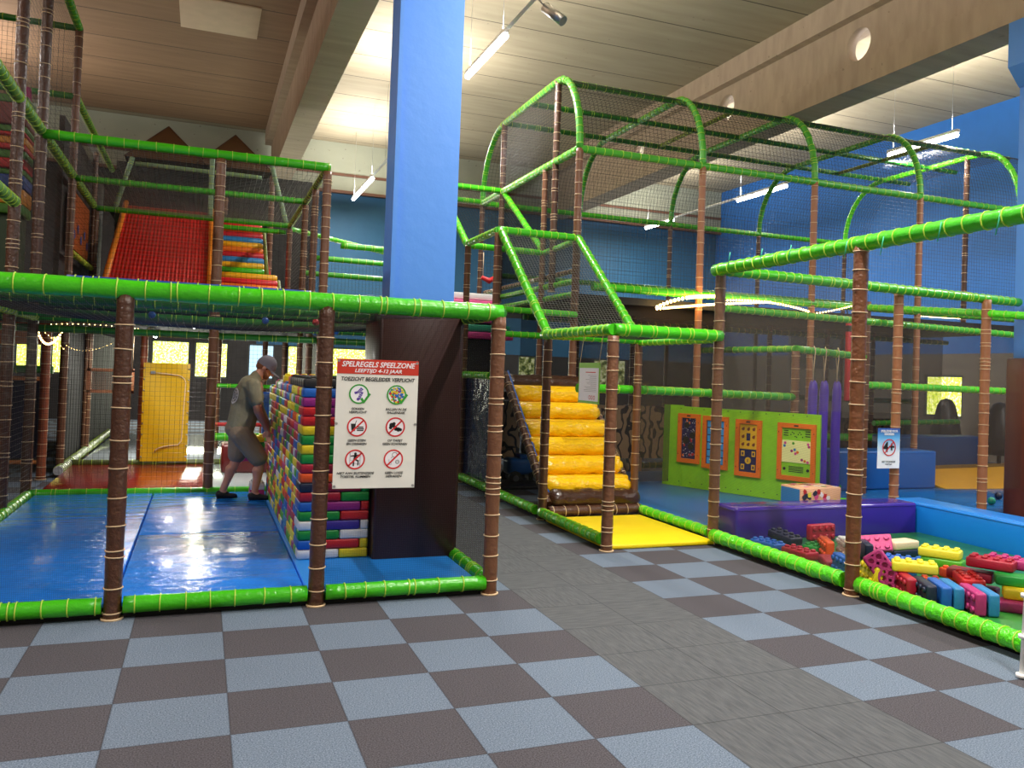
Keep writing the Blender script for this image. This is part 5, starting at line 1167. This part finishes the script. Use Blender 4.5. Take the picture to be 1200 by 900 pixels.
# paper notice by the climb
p0, p1 = at(680, 471, x=3.79), at(706, 427, x=3.79)
y0_, y1_ = p1.y, p0.y
t = empty('house_rules_notice', (3.77, (y0_+y1_)/2, 1.34), 0, 'small white notice with a lime border hanging left of the front post', 'sign')
MB().box(3.765, 3.77, y0_, y1_, 1.33, 1.72).build('lime_border', mat('lime_border', '#8cc84a', .5), t); MB().box(3.762, 3.7655, y0_+.02, y1_-.02, 1.355, 1.67).build('paper', SWH, t)
b = MB()
for q in range(12): b.box(3.7605, 3.762, y0_+.06, y0_+.06+random.uniform(.12, .28), 1.60-q*.014, 1.603-q*.014)
b.build('small_print', mat('grey_print', '#9a9a9a', .8), t)
b = MB()
for q in range(3):
    n = 16; c_ = Vector((3.7605, y0_+.1+.05*q, 1.39)); b.add([c_+Vector((0, math.cos(2*PI*i/n)*rr, math.sin(2*PI*i/n)*rr)) for rr in (.014, .02) for i in range(n)], [(i, (i+1) % n, (i+1) % n+n, i+n) for i in range(n)])
b.box(3.7605, 3.762, y0_+.08, y0_+.3, 1.625, 1.633); b.build('red_symbols', SRD, t)
for yy in (y0_+.02, y1_-.02): MB().tube([(3.765, yy, 1.72), (3.80, yy, 2.0)], .003, 5).build('string', TIE, t)
# dark chairs against the window at the far right
for u, lab in ((1109, 'left'), (1172, 'right')):
    yc_ = 10.6 if u < 1150 else 8.0; p = at(u, 478, y=yc_)
    t = empty('egg_chair', (p.x, yc_, 0), 0, 'dark high-backed chair silhouette at the far right, the %s one' % lab, 'chair')
    MB().tube([(p.x, yc_, .35), (p.x, yc_, .5), (p.x, yc_, .9), (p.x, yc_, 1.2), (p.x, yc_, 1.32), (p.x, yc_, 1.36)], [.28, .34, .26, .19, .12, .02], 16).build('shell', BLACK_V, t)
    MB().tube([(p.x, yc_, 0), (p.x, yc_, .03), (p.x, yc_, .05), (p.x, yc_, .35)], [.25, .25, .04, .04], 16).build('pedestal', STEEL, t)
o = MB().box(13.2, 15.4, 12.5, 12.58, 1.95, 2.75).box(13.25, 13.33, 12.5, 12.58, 0, 1.95).box(15.3, 15.38, 12.5, 12.58, 0, 1.95).build('projection_screen', mat('grey_blue_screen', '#5f7486', .6)); base_at(o, (14.3, 12.5, 0)); tag(o, 'grey-blue screen panel on two legs far right behind the netting', 'screen')

# ------------------------------------------------------------------ brick pit
def lay(c, u, v, z=.052, rz=0, rx=0, ry=0, me=ME_S, label='', dz=0):
    p = at(u, v, z=.052); return brick(me, c, (p.x, p.y, z), (rx, ry, rz), label, 'loose foam bricks in the pit')
def onside(c, y_end, x, label, me=ME_S, L=BL, z=.052):
    # lies on its long edge, studs towards the aisle, long side running back
    return brick(me, c, (x+BH/2, y_end+BL/2, z+BW/2), (PI/2, 0, PI/2-PI), label, 'loose foam bricks in the pit')
RD = lambda d: math.radians(d)
def wb(c, x, y, z, rz=0, rx=0, ry=0, me=ME_S, label=''):
    e_ = Matrix.Rotation(RD(rz), 3, 'Z')@Matrix.Rotation(RD(ry), 3, 'Y')@Matrix.Rotation(RD(rx), 3, 'X')
    return brick(me, c, (x, y, z), tuple(e_.to_euler()), label, 'loose foam bricks in the pit')
B0 = .051
wb('blue', 5.26, 2.64, B0, 100, label='blue foam brick at the far left of the pit, by the green kerb')
wb('navy', 5.56, 2.78, B0+.035, 96, ry=-6, label='navy foam brick leaning on the blue one at the left of the pit')
wb('crimson', 5.32, 2.26, B0, 95, label='dark red studded foam brick lying beside the kerb at the left')
wb('crimson', 6.08, 2.93, B0+BW/2, 4, rx=90, label='red foam brick standing on edge against the purple kerb')
wb('green', 5.66, 2.42, B0, 20, label='small piece of green foam brick between dark red and orange ones')
def edge(c, x, y, label, me=ME_S, rz=62, tilt=0, z=B0):
    '''brick on its long edge; (x, y) is the foot of its near end, studs to the left'''
    d = Vector((math.cos(RD(rz)), math.sin(RD(rz)), 0)); n = Vector((d.y, -d.x, 0)); p = Vector((x, y, 0))+d*BL/2+n*BH/2
    wb(c, p.x, p.y, z+BW/2, rz, rx=-90+tilt, me=me, label=label)
def basis(c, ctr, ex, ez, me, label):
    ex = Vector(ex).normalized(); ez = Vector(ez); ez = (ez-ex*ez.dot(ex)).normalized(); ey = ez.cross(ex)
    M_ = Matrix((ex, ey, ez)).transposed(); return brick(me, c, Vector(ctr)-ez*BH/2, tuple(M_.to_euler()), label, 'loose foam bricks in the pit')
edge('orange', 5.52, 2.10, 'orange foam brick standing on edge, left of the white one')
edge('white', 5.70, 2.06, 'white foam brick standing on edge beside the tall brown post')
wb('maroon', 5.34, 1.88, B0, 62, me=ME_P, label='dark red foam brick lying left of the upright blue one')
edge('blue', 5.17, 1.45, 'blue foam brick standing on edge left of the tall brown post', rz=70)
basis('pink', (6.0, 2.1, .17), (.5, -.5, .12), (-.6, -.6, .5), ME_S, 'pink foam brick leaning back just right of the tall post')
edge('navy', 5.80, 1.93, 'dark navy foam brick on edge directly behind the tall post', ME_P)
wb('blue', 5.62, 1.42, B0, 15, me=ME_P, label='blue foam brick lying low behind the tall post')
edge('yellow', 5.13, 1.12, 'mustard yellow foam brick tipped on edge against the kerb', rz=66, tilt=14, z=B0+.005)
basis('magenta', at(1036, 669, y=1.12), (.42, -.44, -.80), (.72, .69, -.1), ME_H, 'large magenta foam brick leaning steeply, hollow underside showing')
wb('lemon', 5.36, 1.0, B0+BW+.002, -42, label='yellow studded foam brick lying on top of the edge-standing bricks')
for c_, x_, y_, me_, lb in (('crimson', 5.16, .82, ME_S, 'crimson foam brick on edge under the lying yellow one'), ('navy', 5.14, .62, ME_S, 'navy foam brick on edge beside the crimson one'),
        ('blue', 5.215, .56, ME_P, 'blue foam brick on edge between navy and light blue'), ('sky blue', 5.288, .52, ME_P, 'light blue foam brick on edge left of the magenta one'),
        ('magenta', 5.31, .36, ME_S, 'magenta foam brick on edge with round studs facing the aisle'), ('sky blue', 5.385, .32, ME_P, 'blue foam brick on edge right of the studded magenta one')): edge(c_, x_, y_, lb, me_)
wb('orange', 5.56, 1.02, B0, 50, label='orange foam brick lying flat behind the row of edge-standing bricks')
wb('red', 5.62, .74, B0+.105, 55, label='red studded foam brick lying across in the middle of the heap')
wb('crimson', 5.60, .72, B0, 52, me=ME_P, label='dark red foam brick under the red studded one in the middle')
wb('orange', 5.80, .98, B0+.07, 75, label='orange foam brick behind the red studded one')
wb('green', 6.08, 1.36, B0, -60, me=ME_P, label='dark green foam brick at the bottom of the green and yellow pile')
wb('lime', 6.06, 1.38, B0+BH+.001, -61, me=ME_P, label='lime green foam brick in the middle of the green and yellow pile')
wb('lemon', 6.05, 1.40, B0+2*BH+.002, -58, label='yellow studded foam brick on top of the lime green one')
wb('navy', 6.3, 2.08, B0, 5, me=ME_P, label='navy foam brick under the cream one at the back')
wb('cream', 6.3, 2.08, B0+BH+.001, 5, me=ME_P, label='cream foam brick lying on a navy one at the back')
wb('blue', 6.0, 1.75, B0, -50, label='dark blue foam brick lying behind the leaning magenta one')
wb('magenta', 5.68, .42, B0, -45, me=ME_P, label='magenta foam brick at the bottom of the right-hand pile')
wb('yellow', 5.88, .28, B0, -50, me=ME_P, label='yellow foam brick end at the bottom right edge')
wb('yellow', 5.80, .40, B0+BH+.001, -46, me=ME_P, label='yellow foam brick in the second layer of the right-hand pile')
wb('maroon', 5.78, .86, B0+BH*1.5, -62, me=ME_P, label='dark red foam brick below the crimson one at the left of the right-hand pile')
wb('maroon', 5.80, .84, B0, -60, me=ME_P, label='dark red foam brick on the mat under the right-hand pile')
wb('green', 5.84, .50, B0+2*BH+.002, -44, me=ME_P, label='dark green foam brick in the third layer of the right-hand pile')
wb('crimson', 5.82, .72, B0+3*BH+.003, -62, label='crimson studded foam brick on top of the right-hand pile')
wb('magenta', 5.99, .70, B0+3*BH+.003, -60, label='magenta studded foam brick on top at the right edge')
# white ringed leg at the right edge
t = empty('white_stand', (4.74, -.42, 0), 0, 'white ringed metal leg just entering at the right edge', 'stand')
p0, p1 = at(1197, 795, z=.0), at(1206, 650, y=-.42)
MB().tube([p0, p1, p1+Vector((.03, 0, .5))], .014, 10).build('leg', WHITE, t)
for f in (.02, .33, .66): c_ = p0.lerp(p1, f); MB().tube([c_-Vector((0, 0, .008)), c_+Vector((0, 0, .012))], .03, 14).build('ring', WHITE, t)
